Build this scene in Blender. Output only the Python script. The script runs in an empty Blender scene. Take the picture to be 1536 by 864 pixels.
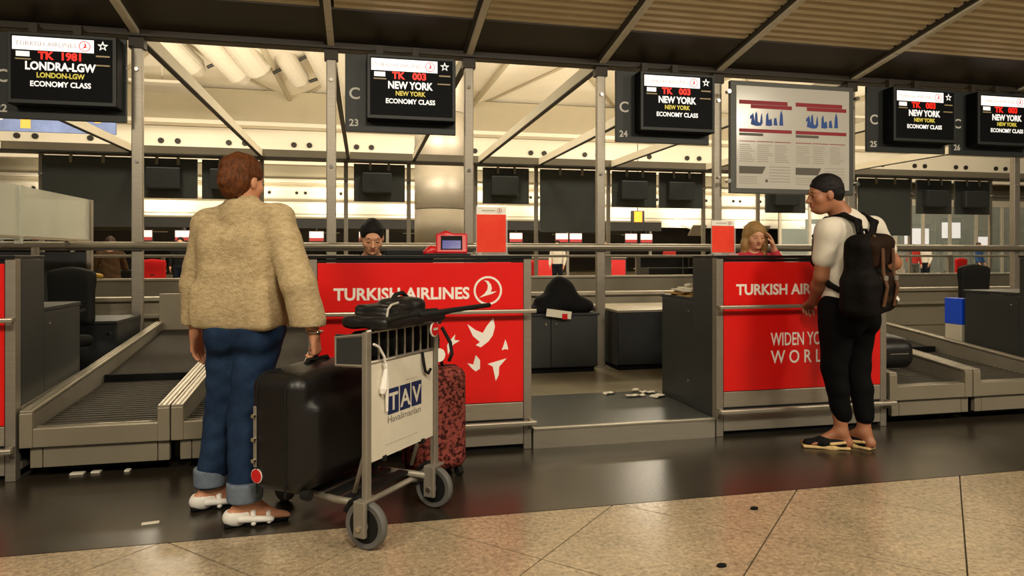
import bpy, bmesh, math, random
import numpy as np
from mathutils import Vector, Matrix
random.seed(7)
SC = bpy.context.scene
COL = SC.collection
PI = math.pi
R = math.radians

# ---------------------------------------------------------------- camera, world, light, exposure
cam_d = bpy.data.cameras.new('camera')
cam_d.sensor_width = 36.0
cam_d.lens = 36.0 * 1010 / 1536
cam_d.shift_y = -49.0 / 1536
cam_d.clip_end = 300
cam = bpy.data.objects.new('camera', cam_d)
cam.location = (0, 0, 1.2)
cam.rotation_euler = (R(90), 0, R(-12.45))
COL.objects.link(cam)
SC.camera = cam
SC.view_settings.view_transform = 'Standard'
SC.view_settings.look = 'None'
SC.view_settings.gamma = 1.0
SC.view_settings.exposure = 0.0
SC.view_settings.use_curve_mapping = False
world = bpy.data.worlds.new('world')
SC.world = world
world.use_nodes = True
world.node_tree.nodes['Background'].inputs[0].default_value = (1.0, 0.88, 0.70, 1)
world.node_tree.nodes['Background'].inputs[1].default_value = 0.10

WARM = (1.0, 0.88, 0.69)

def area_light(name, loc, size, power, rot=(0, 0, 0), size_y=None, color=WARM, spread=180):
    l = bpy.data.lights.new(name, 'AREA')
    l.energy = power
    l.color = color
    l.size = size
    l.spread = R(spread)
    if size_y:
        l.shape = 'RECTANGLE'
        l.size_y = size_y
    o = bpy.data.objects.new(name, l)
    o.location = loc
    o.rotation_euler = rot
    COL.objects.link(o)
    return o

# added area lights: a row in front of the desks (behind the photographer),
# rows washing the ceiling and distant bulkhead, rows over the island and far desks
for x in (-3.2, 0.4, 4.0, 7.6):
    area_light('front_fill_light', (x, -0.6, 4.05), 0.8, 150, (R(28), 0, 0))
for x in (-13, -8.5, -4, 0.5, 5, 9.5, 14, 18.5, 23):
    area_light('ceiling_fill_light', (x, 13.74, 3.27), 3.0, 500, (R(180 - 32), 0, 0), size_y=0.2)
for x in (-17, -12, -7, -2, 3, 8, 13, 18, 23, 28, 33):
    area_light('wall_washer', (x, 43.6, 3.0), 1.0, 170, (R(180 - 40), 0, 0), spread=130)
for x in (-3.5, 1.5, 6.5, 11.5):
    area_light('island_fill_light', (x, 10.6, 6.4), 1.2, 150, (0, 0, 0))
for x in (-6, 2, 10, 18):
    area_light('far_fill_light', (x, 22.4, 6.3), 1.4, 260, (0, 0, 0))

# ---------------------------------------------------------------- materials
def lin(h):
    h = h.lstrip('#')
    out = []
    for i in (0, 2, 4):
        c = int(h[i:i + 2], 16) / 255
        out.append(c / 12.92 if c <= 0.04045 else ((c + 0.055) / 1.055) ** 2.4)
    return (out[0], out[1], out[2], 1)

MATS = {}
def mat(name, hexc, rough=0.5, metal=0.0, var=0.0, vscale=8.0, stretch=None, bump=0.0, bscale=60.0,
        emit=0.0, hex2=None, spec=0.5, alpha=1.0, trans=0.0, coat=0.0, kind='noise', thr=None):
    m = bpy.data.materials.new(name)
    m.use_nodes = True
    nt = m.node_tree
    b = nt.nodes['Principled BSDF']
    c = lin(hexc)
    b.inputs['Base Color'].default_value = c
    b.inputs['Roughness'].default_value = rough
    b.inputs['Metallic'].default_value = metal
    b.inputs['Specular IOR Level'].default_value = 0.12 if (rough >= 0.7 and spec == 0.5) else spec
    b.inputs['Transmission Weight'].default_value = trans
    b.inputs['Coat Weight'].default_value = coat
    b.inputs['Alpha'].default_value = alpha
    if emit:
        b.inputs['Emission Color'].default_value = c
        b.inputs['Emission Strength'].default_value = emit
    if var or hex2 or bump:
        tc = nt.nodes.new('ShaderNodeTexCoord')
        mp = nt.nodes.new('ShaderNodeMapping')
        nt.links.new(tc.outputs['Object'], mp.inputs['Vector'])
        if stretch:
            mp.inputs['Scale'].default_value = stretch
    if var or hex2:
        if kind == 'voronoi':
            n = nt.nodes.new('ShaderNodeTexVoronoi')
            n.inputs['Scale'].default_value = vscale
            src = n.outputs['Distance']
        else:
            n = nt.nodes.new('ShaderNodeTexNoise')
            n.inputs['Scale'].default_value = vscale
            n.inputs['Detail'].default_value = 6
            n.inputs['Roughness'].default_value = 0.65
            src = n.outputs['Fac']
        nt.links.new(mp.outputs[0], n.inputs['Vector'])
        rp = nt.nodes.new('ShaderNodeValToRGB')
        if hex2:
            a, z = c, lin(hex2)
        else:
            a = tuple(max(0, v * (1 - var)) for v in c[:3]) + (1,)
            z = tuple(min(1, v * (1 + var)) for v in c[:3]) + (1,)
        lo, hi = thr if thr else (0.3, 0.7)
        rp.color_ramp.elements[0].position = lo
        rp.color_ramp.elements[1].position = hi
        rp.color_ramp.elements[0].color = a
        rp.color_ramp.elements[1].color = z
        nt.links.new(src, rp.inputs[0])
        nt.links.new(rp.outputs[0], b.inputs['Base Color'])
    if bump:
        n2 = nt.nodes.new('ShaderNodeTexNoise')
        n2.inputs['Scale'].default_value = bscale
        n2.inputs['Detail'].default_value = 4
        nt.links.new(mp.outputs[0], n2.inputs['Vector'])
        bp = nt.nodes.new('ShaderNodeBump')
        bp.inputs['Strength'].default_value = bump
        bp.inputs['Distance'].default_value = 0.01
        nt.links.new(n2.outputs['Fac'], bp.inputs['Height'])
        nt.links.new(bp.outputs[0], b.inputs['Normal'])
    MATS[name] = m
    return m

mat('steel', '#a0988a', 0.42, 0.7, var=0.10, vscale=6, stretch=(1, 1, 14))
mat('steel_h', '#b5ad9c', 0.36, 0.7, var=0.10, vscale=6, stretch=(1, 14, 30))
mat('steel_dull', '#8f887a', 0.5, 0.45, var=0.10, vscale=5)
mat('chrome', '#d8d4cc', 0.16, 1.0)
mat('cream_steel', '#8f8673', 0.42, 0.35, var=0.06, vscale=3)
mat('column_steel', '#8f8676', 0.5, 0.45, var=0.06, vscale=2, stretch=(1, 1, 4))
mat('panel_dark', '#26282a', 0.42, 0.0, var=0.08, vscale=3)
mat('panel_mid', '#2e302f', 0.45, 0.0, var=0.08, vscale=3)
mat('board_dark', '#2c302f', 0.5, 0.0, var=0.06, vscale=3)
mat('board_back', '#3a3d3a', 0.55, 0.0, var=0.06, vscale=2)
mat('black', '#0b0b0b', 0.35)
mat('black_matte', '#121212', 0.75, bump=0.2, bscale=120)
mat('rubber', '#1c1c1b', 0.7)
mat('tyre', '#5c5b57', 0.6, var=0.08)
mat('red', '#dc1410', 0.34, var=0.04, vscale=3)
mat('red_plastic', '#c81a1e', 0.35)
mat('red_soft', '#c22020', 0.8)
mat('white', '#e8e4da', 0.5)
mat('white_print', '#efe9df', 0.5)
mat('white_panel', '#cfc8b6', 0.45, var=0.06, vscale=5)
mat('belt', '#3a362f', 0.7, var=0.12, vscale=12, bump=0.25, bscale=80)
mat('belt_ridge', '#453f34', 0.65, var=0.1, vscale=12)
mat('plate', '#3d403e', 0.32, 0.2, var=0.08, vscale=4)
mat('vinyl', '#8b8168', 0.3, var=0.1, vscale=4)
mat('grout', '#4a4336', 0.8)
mat('granite_black', '#2b261e', 0.27, var=0.2, vscale=3, spec=0.6)
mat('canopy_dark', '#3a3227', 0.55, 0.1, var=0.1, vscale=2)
mat('slat', '#ead6ac', 0.4, 0.1, var=0.06, vscale=2)
mat('hall_white', '#e9e1cd', 0.75, var=0.03, vscale=1.5)
mat('hall_grey', '#b3a88e', 0.7, var=0.04, vscale=1.5)
mat('hall_tube', '#c4bba8', 0.5, var=0.03)
mat('hall_dark', '#2b2822', 0.6)
mat('hall_floor', '#9b8f76', 0.25, var=0.1, vscale=6)
mat('glass', '#d6e2da', 0.04, 0.0, alpha=0.24, spec=0.6)
mat('glass_reflection_tint', '#e6e8d6', 0.25, 0.0, alpha=0.60, spec=0.5)  # pale, more opaque tint stands in for lamp reflections on the clear glass
mat('acrylic', '#f2f0ea', 0.06, alpha=0.25)
mat('skin_f', '#c98d6a', 0.5, var=0.04, vscale=20, bump=0.05)
mat('skin_m', '#9c6647', 0.5, var=0.04, vscale=20, bump=0.05)
mat('skin_s', '#cf9673', 0.5, var=0.04, vscale=20)
mat('lips', '#a5584a', 0.5)
mat('eye_dark', '#1d130d', 0.3)
mat('hair_auburn', '#34190a', 0.6, hex2='#70401d', spec=0.2, vscale=26, stretch=(3, 3, 1), bump=0.5, bscale=70)
mat('hair_black', '#0d0907', 0.6, spec=0.25, var=0.3, vscale=40, stretch=(3, 3, 1), bump=0.4, bscale=90)
mat('hair_blonde', '#a07a45', 0.5, var=0.35, vscale=30, stretch=(4, 4, 0.6), bump=0.4, bscale=80)
mat('hair_brown', '#3a2415', 0.55, var=0.3, vscale=30)
mat('tweed', '#d2bd95', 0.9, hex2='#a8926a', vscale=34, stretch=(1, 1, 2.2), bump=0.9, bscale=130)
mat('denim', '#14223a', 0.85, hex2='#2f4765', vscale=5, bump=0.4, bscale=220, thr=(0.35, 0.85))
mat('denim_cuff', '#6d7885', 0.85, var=0.12, vscale=30, bump=0.4, bscale=200)
mat('shirt', '#d5cdbd', 0.85, var=0.05, vscale=6, bump=0.15, bscale=30)
mat('trousers', '#060607', 0.85, var=0.2, vscale=6, bump=0.25, bscale=40)
mat('navy', '#161a24', 0.8, var=0.15)
mat('pink_red', '#b13442', 0.75, var=0.1)
mat('brown_cloth', '#4d3a26', 0.85, var=0.2)
mat('pack_black', '#0e0b09', 0.75, var=0.25, vscale=14, bump=0.4, bscale=60)
mat('pack_brown', '#24150b', 0.7, var=0.25, vscale=14, bump=0.3, bscale=60)
mat('strap_brown', '#5a3a22', 0.6)
mat('case_black', '#100f0e', 0.42, var=0.25, vscale=8, bump=0.15, bscale=50)
mat('leopard', '#8a443b', 0.7, hex2='#32120f', vscale=48, kind='noise', thr=(0.46, 0.56), bump=0.2, bscale=90)
mat('straw', '#b08d57', 0.8, var=0.2, vscale=40)
mat('espadrille', '#c9ab78', 0.8, var=0.15, vscale=60)
mat('navy_ink', '#16244e', 0.45)
mat('grey_ink', '#6c675c', 0.6)
mat('pale_ink', '#b9b2a4', 0.6)
mat('blue_ink', '#2b57a8', 0.5)
mat('maroon_ink', '#a3202e', 0.5)
mat('poster_white', '#dcd8cc', 0.18, spec=0.6)
mat('frame_grey', '#5b5c57', 0.45, 0.4)
mat('letter_grey', '#e6e3d8', 0.5)
mat('screen_black', '#0a0d10', 0.6, spec=0.15)
mat('lit_white', '#fff6ee', 0.4, emit=1.1)
mat('lit_text', '#f4f2ee', 0.4, emit=0.75)
mat('lit_red', '#ff2214', 0.4, emit=1.1)
mat('lit_yellow', '#d8c64c', 0.4, emit=0.55)
mat('lit_dim', '#a08a60', 0.4, emit=0.3)
mat('lit_logo', '#d8202c', 0.4, emit=0.6)
mat('lit_greytext', '#b09c98', 0.4, emit=0.5)
mat('lit_pink', '#ffd9cf', 0.4, emit=0.9)
mat('lit_orange', '#ff8a12', 0.4, emit=1.6)
mat('lamp_glow', '#fff0cf', 0.4, emit=9.0)
mat('screen_blue', '#2a2f86', 0.2, emit=0.35)
mat('blue_board', '#5a6a94', 0.5, var=0.4, vscale=1.2)
mat('yellow_board', '#c89a3c', 0.5)
mat('blue_sign', '#1450e8', 0.4)
mat('poster_red', '#f04a30', 0.35, hex2='#e42c14', vscale=6)
mat('paper', '#d9d2bf', 0.8)
mat('yellow', '#b08a1c', 0.6)
mat('back_dark', '#4a4236', 0.7, var=0.1, vscale=0.8)
mat('batten', '#efe4c8', 0.45, 0.0, var=0.05)
mat('cloth_blue', '#2c4a78', 0.85, var=0.1)
mat('cloth_white', '#cfc8ba', 0.85, var=0.05)
mat('cloth_red', '#9c2a26', 0.85, var=0.1)
mat('cloth_grey', '#4c4a46', 0.85, var=0.1)
mat('nozzle', '#241d14', 0.6)

def stone_material():
    m = bpy.data.materials.new('granite_beige')
    m.use_nodes = True
    nt = m.node_tree
    b = nt.nodes['Principled BSDF']
    tc = nt.nodes.new('ShaderNodeTexCoord')
    n1 = nt.nodes.new('ShaderNodeTexNoise'); n1.inputs['Scale'].default_value = 42; n1.inputs['Detail'].default_value = 8; n1.inputs['Roughness'].default_value = 0.75
    n2 = nt.nodes.new('ShaderNodeTexNoise'); n2.inputs['Scale'].default_value = 5; n2.inputs['Detail'].default_value = 4
    n3 = nt.nodes.new('ShaderNodeTexVoronoi'); n3.inputs['Scale'].default_value = 75
    for n in (n1, n2, n3):
        nt.links.new(tc.outputs['Object'], n.inputs['Vector'])
    r1 = nt.nodes.new('ShaderNodeValToRGB')
    e = r1.color_ramp.elements
    e[0].position = 0.30; e[0].color = lin('#786f61')
    e[1].position = 0.68; e[1].color = lin('#cfc6b4')
    k = e.new(0.47); k.color = lin('#aba18f')
    nt.links.new(n1.outputs['Fac'], r1.inputs[0])
    r2 = nt.nodes.new('ShaderNodeValToRGB')
    r2.color_ramp.elements[0].color = lin('#c9c0ae'); r2.color_ramp.elements[0].position = 0.3
    r2.color_ramp.elements[1].color = lin('#e8dac6'); r2.color_ramp.elements[1].position = 0.7
    nt.links.new(n2.outputs['Fac'], r2.inputs[0])
    mx = nt.nodes.new('ShaderNodeMix'); mx.data_type = 'RGBA'; mx.blend_type = 'MULTIPLY'; mx.inputs['Factor'].default_value = 0.85
    nt.links.new(r1.outputs[0], mx.inputs['A']); nt.links.new(r2.outputs[0], mx.inputs['B'])
    r3 = nt.nodes.new('ShaderNodeValToRGB')
    r3.color_ramp.elements[0].color = (0.75, 0.72, 0.68, 1); r3.color_ramp.elements[0].position = 0.0
    r3.color_ramp.elements[1].color = (1.25, 1.2, 1.1, 1); r3.color_ramp.elements[1].position = 0.9
    nt.links.new(n3.outputs['Distance'], r3.inputs[0])
    my = nt.nodes.new('ShaderNodeMix'); my.data_type = 'RGBA'; my.blend_type = 'MULTIPLY'; my.inputs['Factor'].default_value = 0.6
    nt.links.new(mx.outputs['Result'], my.inputs['A']); nt.links.new(r3.outputs[0], my.inputs['B'])
    nt.links.new(my.outputs['Result'], b.inputs['Base Color'])
    b.inputs['Roughness'].default_value = 0.22
    MATS['granite_beige'] = m
stone_material()

# ---------------------------------------------------------------- mesh builder
def link(name, me, parent=None):
    o = bpy.data.objects.new(name, me)
    COL.objects.link(o)
    if parent is not None:
        o.parent = parent
    return o

def tag(o, label=None, cat=None, group=None, kind=None):
    if label: o['label'] = label
    if cat: o['category'] = cat
    if group: o['group'] = group
    if kind: o['kind'] = kind
    return o

def thing(name, label, cat, loc=(0, 0, 0), rz=0.0, group=None):
    o = bpy.data.objects.new(name, None)
    o.empty_display_size = 0.1
    COL.objects.link(o)
    o.location = loc
    o.rotation_euler = (0, 0, rz)
    return tag(o, label, cat, group)

def copy_tree(o, parent=None):
    c = o.copy()
    COL.objects.link(c)
    c.parent = parent
    for ch in list(o.children):
        copy_tree(ch, c)
    return c

def strip_meta(c):
    pass

class MB:
    def __init__(s):
        s.v = []; s.f = []; s.mi = []; s.cur = 0
    def add(s, vs, fs):
        b = len(s.v)
        s.v += [tuple(p) for p in vs]
        for f in fs:
            s.f.append([b + i for i in f]); s.mi.append(s.cur)
        return s
    def box(s, x0, x1, y0, y1, z0, z1):
        vs = [(x0, y0, z0), (x1, y0, z0), (x1, y1, z0), (x0, y1, z0), (x0, y0, z1), (x1, y0, z1), (x1, y1, z1), (x0, y1, z1)]
        return s.add(vs, [(0, 3, 2, 1), (4, 5, 6, 7), (0, 1, 5, 4), (1, 2, 6, 5), (2, 3, 7, 6), (3, 0, 4, 7)])
    def obox(s, c, size, rot):
        m = Matrix.Translation(Vector(c)) @ rot.to_4x4()
        a, b, d = (v / 2 for v in size)
        vs = [m @ Vector(p) for p in [(-a, -b, -d), (a, -b, -d), (a, b, -d), (-a, b, -d), (-a, -b, d), (a, -b, d), (a, b, d), (-a, b, d)]]
        return s.add(vs, [(0, 3, 2, 1), (4, 5, 6, 7), (0, 1, 5, 4), (1, 2, 6, 5), (2, 3, 7, 6), (3, 0, 4, 7)])
    def bar(s, p0, p1, w, h, up=(0, 0, 1)):
        p0, p1 = Vector(p0), Vector(p1)
        d = (p1 - p0).normalized()
        sd = d.cross(Vector(up)).normalized()
        u = sd.cross(d)
        vs = []
        for p in (p0, p1):
            for a, b in ((-1, -1), (1, -1), (1, 1), (-1, 1)):
                vs.append(p + sd * a * w / 2 + u * b * h / 2)
        return s.add(vs, [(0, 1, 2, 3), (7, 6, 5, 4), (0, 4, 5, 1), (1, 5, 6, 2), (2, 6, 7, 3), (3, 7, 4, 0)])
    def tube(s, pts, r, n=10, cap=True):
        pts = [Vector(p) for p in pts]
        rs = r if isinstance(r, (list, tuple)) else [r] * len(pts)
        ref = None
        base = len(s.v)
        for i, p in enumerate(pts):
            if i == 0: d = pts[1] - p
            elif i == len(pts) - 1: d = p - pts[i - 1]
            else: d = (pts[i + 1] - p).normalized() + (p - pts[i - 1]).normalized()
            d.normalize()
            if ref is None:
                ref = Vector((0, 0, 1)) if abs(d.z) < 0.9 else Vector((1, 0, 0))
            a = d.cross(ref)
            if a.length < 1e-4: a = d.cross(Vector((0, 1, 0)))
            a.normalize()
            b = a.cross(d); ref = b
            for k in range(n):
                t = 2 * PI * k / n
                s.v.append(tuple(p + (a * math.cos(t) + b * math.sin(t)) * rs[i]))
        for i in range(len(pts) - 1):
            for k in range(n):
                k2 = (k + 1) % n
                s.f.append([base + i * n + k, base + i * n + k2, base + (i + 1) * n + k2, base + (i + 1) * n + k]); s.mi.append(s.cur)
        if cap:
            s.f.append([base + k for k in range(n)][::-1]); s.mi.append(s.cur)
            e = base + (len(pts) - 1) * n
            s.f.append([e + k for k in range(n)]); s.mi.append(s.cur)
        return s
    def lathe(s, prof, c=(0, 0, 0), n=20, axis='z'):
        base = len(s.v)
        for r, h in prof:
            for k in range(n):
                t = 2 * PI * k / n
                x, y = r * math.cos(t), r * math.sin(t)
                p = (x, y, h) if axis == 'z' else ((h, x, y) if axis == 'x' else (y, h, x))
                s.v.append((c[0] + p[0], c[1] + p[1], c[2] + p[2]))
        for i in range(len(prof) - 1):
            for k in range(n):
                k2 = (k + 1) % n
                s.f.append([base + i * n + k, base + i * n + k2, base + (i + 1) * n + k2, base + (i + 1) * n + k]); s.mi.append(s.cur)
        s.f.append([base + k for k in range(n)][::-1]); s.mi.append(s.cur)
        e = base + (len(prof) - 1) * n
        s.f.append([e + k for k in range(n)]); s.mi.append(s.cur)
        return s
    def flat(s, pts, y0, y1):
        """polygon in x,z extruded between y0 (front) and y1"""
        n = len(pts)
        area = sum(pts[i][0] * pts[(i + 1) % n][1] - pts[(i + 1) % n][0] * pts[i][1] for i in range(n))
        if area < 0: pts = pts[::-1]
        vs = [(x, y0, z) for x, z in pts] + [(x, y1, z) for x, z in pts]
        fs = [list(range(n)), [2 * n - 1 - i for i in range(n)]]
        for i in range(n):
            j = (i + 1) % n
            fs.append([i, n + i, n + j, j])
        return s.add(vs, fs)
    def plan(s, pts, z0, z1):
        n = len(pts)
        area = sum(pts[i][0] * pts[(i + 1) % n][1] - pts[(i + 1) % n][0] * pts[i][1] for i in range(n))
        if area < 0: pts = pts[::-1]
        vs = [(x, y, z1) for x, y in pts] + [(x, y, z0) for x, y in pts]
        fs = [list(range(n)), [2 * n - 1 - i for i in range(n)]]
        for i in range(n):
            j = (i + 1) % n
            fs.append([i, n + i, n + j, j])
        return s.add(vs, fs)
    def mesh(s, name, mats, bevel=0.0, seg=2, smooth=False):
        me = bpy.data.meshes.new(name)
        me.from_pydata(s.v, [], s.f)
        if not isinstance(mats, (list, tuple)): mats = [mats]
        for m in mats: me.materials.append(MATS[m])
        for p, i in zip(me.polygons, s.mi): p.material_index = min(i, len(mats) - 1)
        bm = bmesh.new(); bm.from_mesh(me)
        bmesh.ops.recalc_face_normals(bm, faces=bm.faces)
        if bevel:
            bmesh.ops.bevel(bm, geom=bm.edges[:], offset=bevel, segments=seg, profile=0.5, affect='EDGES', clamp_overlap=True)
        bm.to_mesh(me); bm.free()
        if smooth:
            for p in me.polygons: p.use_smooth = True
        return me
    def build(s, name, mats, parent=None, bevel=0.0, seg=2, smooth=False):
        return link(name, s.mesh(name, mats, bevel, seg, smooth), parent)

def struct(o):
    o['kind'] = 'structure'
    return o

def text_mesh(txt, size, width=None, ext=0.0012, bold=0.0, align='LEFT'):
    cu = bpy.data.curves.new('lettering', 'FONT')
    cu.body = txt
    cu.size = size
    cu.extrude = ext
    cu.offset = bold
    cu.align_x = align
    cu.resolution_u = 3
    o = bpy.data.objects.new('lettering_tmp', cu)
    COL.objects.link(o)
    dg = bpy.context.evaluated_depsgraph_get()
    me = bpy.data.meshes.new_from_object(o.evaluated_get(dg))
    bpy.data.objects.remove(o)
    bpy.data.curves.remove(cu)
    xs = [v.co.x for v in me.vertices]
    sx = 1.0
    if width and xs:
        sx = width / (max(xs) - min(xs))
    x0 = min(xs) if align == 'LEFT' else (min(xs) + max(xs)) / 2
    for v in me.vertices:
        x, y, z = v.co
        v.co = ((x - x0) * sx, -z, y)
    return me

def text(name, txt, size, loc, m, parent, width=None, bold=0.0, align='LEFT', rot=None, ext=0.0012):
    me = text_mesh(txt, size, width, ext, bold, align)
    me.materials.clear()
    me.materials.append(MATS[m])
    o = link(name, me, parent)
    o.location = loc
    if rot: o.rotation_euler = rot
    return o

# ---------------------------------------------------------------- smooth-union surfaces for bodies, clothes and soft things
class SDF:
    def __init__(s, h=0.007):
        s.h = h; s.p = []
    def cone(s, a, b, ra, rb, k=0.02, sc=(1, 1, 1), sub=False):
        s.p.append(('c', np.array(a, float), np.array(b, float), ra, rb, k, np.array(sc, float), sub)); return s
    def chain(s, pts, rs, k=0.02, sc=(1, 1, 1)):
        for i in range(len(pts) - 1):
            s.cone(pts[i], pts[i + 1], rs[i], rs[i + 1], k, sc)
        return s
    def ell(s, c, r, k=0.02, rot=None, sub=False):
        s.p.append(('e', np.array(c, float), np.array(r, float), k, np.array(rot if rot is not None else np.eye(3), float), sub)); return s
    def rbox(s, c, half, rad, k=0.01, rot=None, sub=False):
        s.p.append(('b', np.array(c, float), np.array(half, float), rad, k, np.array(rot if rot is not None else np.eye(3), float), sub)); return s
    def mesh(s, name, mats, disp=None, colorf=None):
        h = s.h
        lo = np.full(3, 1e9); hi = np.full(3, -1e9); bbs = []
        for p in s.p:
            if p[0] == 'c':
                rr = max(p[3], p[4]) * p[6]
                a = np.minimum(p[1], p[2]) - rr; b = np.maximum(p[1], p[2]) + rr; k = p[5]; sub = p[7]
            elif p[0] == 'e':
                rr = np.full(3, p[2].max()); a = p[1] - rr; b = p[1] + rr; k = p[3]; sub = p[5]
            else:
                rr = np.full(3, np.linalg.norm(p[2])); a = p[1] - rr; b = p[1] + rr; k = p[4]; sub = p[6]
            m = k + 4 * h
            bbs.append((a - m, b + m, k, sub))
            if not sub:
                lo = np.minimum(lo, a - 4 * h - k); hi = np.maximum(hi, b + 4 * h + k)
        n = np.ceil((hi - lo) / h).astype(int) + 2
        D = np.full(n, 0.2, np.float32)
        ax = [lo[i] + h * np.arange(n[i]) for i in range(3)]
        for p, (a, b, k, sub) in zip(s.p, bbs):
            i0 = np.clip(np.floor((a - lo) / h).astype(int), 0, n); i1 = np.clip(np.ceil((b - lo) / h).astype(int) + 1, 0, n)
            if np.any(i1 <= i0): continue
            sl = tuple(slice(i0[i], i1[i]) for i in range(3))
            X, Y, Z = np.meshgrid(ax[0][sl[0]], ax[1][sl[1]], ax[2][sl[2]], indexing='ij')
            if p[0] == 'c':
                sc = p[6]
                A = p[1] / sc; B = p[2] / sc; d = B - A; L2 = max(d @ d, 1e-12)
                PX, PY, PZ = X / sc[0] - A[0], Y / sc[1] - A[1], Z / sc[2] - A[2]
                t = np.clip((PX * d[0] + PY * d[1] + PZ * d[2]) / L2, 0, 1)
                q = np.sqrt((PX - t * d[0]) ** 2 + (PY - t * d[1]) ** 2 + (PZ - t * d[2]) ** 2) - (p[3] + (p[4] - p[3]) * t)
                q = q * sc.min()
            else:
                rot = p[4] if p[0] == 'e' else p[5]
                QX, QY, QZ = X - p[1][0], Y - p[1][1], Z - p[1][2]
                U = [rot[0][i] * QX + rot[1][i] * QY + rot[2][i] * QZ for i in range(3)]
                if p[0] == 'e':
                    r = p[2]
                    k0 = np.sqrt((U[0] / r[0]) ** 2 + (U[1] / r[1]) ** 2 + (U[2] / r[2]) ** 2)
                    k1 = np.sqrt((U[0] / r[0] ** 2) ** 2 + (U[1] / r[1] ** 2) ** 2 + (U[2] / r[2] ** 2) ** 2) + 1e-9
                    q = k0 * (k0 - 1) / k1
                else:
                    hf = p[2] - p[3]
                    g = [np.abs(U[i]) - hf[i] for i in range(3)]
                    q = np.sqrt(sum(np.maximum(v, 0) ** 2 for v in g)) + np.minimum(np.maximum(np.maximum(g[0], g[1]), g[2]), 0) - p[3]
            cur = D[sl]
            if sub:
                q = -q
                if k > 0:
                    t = np.clip(0.5 - 0.5 * (q - cur) / k, 0, 1)
                    D[sl] = q * (1 - t) + cur * t + k * t * (1 - t)
                else: D[sl] = np.maximum(cur, q)
            else:
                if k > 0:
                    t = np.clip(0.5 + 0.5 * (q - cur) / k, 0, 1)
                    D[sl] = q * (1 - t) + cur * t - k * t * (1 - t)
                else: D[sl] = np.minimum(cur, q)
        if disp is not None:
            X, Y, Z = np.meshgrid(ax[0], ax[1], ax[2], indexing='ij')
            band = np.abs(D) < 0.06
            D[band] += disp(X[band], Y[band], Z[band]).astype(np.float32)
        V, F = surface_nets(D, lo, h)
        me = bpy.data.meshes.new(name)
        me.vertices.add(len(V)); me.vertices.foreach_set('co', V.astype(np.float32).ravel())
        me.loops.add(F.size); me.loops.foreach_set('vertex_index', F.ravel().astype(np.int32))
        me.polygons.add(len(F)); me.polygons.foreach_set('loop_start', (np.arange(len(F)) * 4).astype(np.int32))
        me.update(calc_edges=True)
        me.polygons.foreach_set('use_smooth', np.ones(len(F), bool))
        if not isinstance(mats, (list, tuple)): mats = [mats]
        for m in mats: me.materials.append(MATS[m])
        if colorf is not None:
            cen = V[F].mean(axis=1)
            me.polygons.foreach_set('material_index', colorf(cen).astype(np.int32))
        me.update()
        return me
    def build(s, name, mats, parent=None, disp=None, colorf=None):
        return link(name, s.mesh(name, mats, disp, colorf), parent)

def surface_nets(D, lo, h):
    nx, ny, nz = D.shape
    ins = D < 0
    cs = np.zeros((nx - 1, ny - 1, nz - 1), np.int8)
    for i in (0, 1):
        for j in (0, 1):
            for k in (0, 1):
                cs += ins[i:nx - 1 + i, j:ny - 1 + j, k:nz - 1 + k]
    act = (cs > 0) & (cs < 8)
    idx = np.argwhere(act)
    ids = np.full(act.shape, -1, np.int64); ids[act] = np.arange(len(idx))
    acc = np.zeros((len(idx), 3)); cnt = np.zeros(len(idx))
    I, J, K = idx.T
    off = [(i, j, k) for i in (0, 1) for j in (0, 1) for k in (0, 1)]
    val = {o: D[I + o[0], J + o[1], K + o[2]].astype(float) for o in off}
    for a in range(3):
        for o in off:
            if o[a]: continue
            o2 = list(o); o2[a] = 1; o2 = tuple(o2)
            va, vb = val[o], val[o2]
            m = (va < 0) != (vb < 0)
            t = np.where(m, va / np.where(m, va - vb, 1), 0)
            pt = np.array(o, float)[None, :].repeat(len(idx), 0)
            pt[:, a] = t
            acc[m] += pt[m]; cnt[m] += 1
    V = lo + h * (idx + acc / cnt[:, None])
    faces = []
    for a in range(3):
        b, c = (a + 1) % 3, (a + 2) % 3
        s0 = [slice(None)] * 3; s1 = [slice(None)] * 3
        s0[a] = slice(0, -1); s1[a] = slice(1, None)
        A, B = ins[tuple(s0)], ins[tuple(s1)]
        e = np.argwhere(A != B)
        if len(e) == 0: continue
        ok = (e[:, b] > 0) & (e[:, c] > 0) & (e[:, b] < D.shape[b] - 1) & (e[:, c] < D.shape[c] - 1)
        e = e[ok]
        flip = ~A[e[:, 0], e[:, 1], e[:, 2]]
        q = []
        for db, dc in ((1, 1), (0, 1), (0, 0), (1, 0)):
            p = e.copy(); p[:, b] -= db; p[:, c] -= dc
            q.append(ids[p[:, 0], p[:, 1], p[:, 2]])
        q = np.stack(q, 1)
        q[flip] = q[flip][:, ::-1]
        faces.append(q)
    F = np.concatenate(faces)
    return V, F

def rot_zyx(yaw=0, pitch=0, roll=0):
    return np.array((Matrix.Rotation(yaw, 3, 'Z') @ Matrix.Rotation(pitch, 3, 'X') @ Matrix.Rotation(roll, 3, 'Y')))
# ================================================================= the setting
# near floor: bed with diagonal stone tiles
fl = struct(MB().box(-9, 14, -4, 3.055, -0.06, -0.006).build('floor', 'grout'))

def clip_poly(poly, axis, val, keep_less):
    out = []
    n = len(poly)
    for i in range(n):
        a, b = poly[i], poly[(i + 1) % n]
        ia = (a[axis] <= val) if keep_less else (a[axis] >= val)
        ib = (b[axis] <= val) if keep_less else (b[axis] >= val)
        if ia: out.append(a)
        if ia != ib:
            t = (val - a[axis]) / (b[axis] - a[axis])
            out.append((a[0] + (b[0] - a[0]) * t, a[1] + (b[1] - a[1]) * t))
    return out

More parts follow.
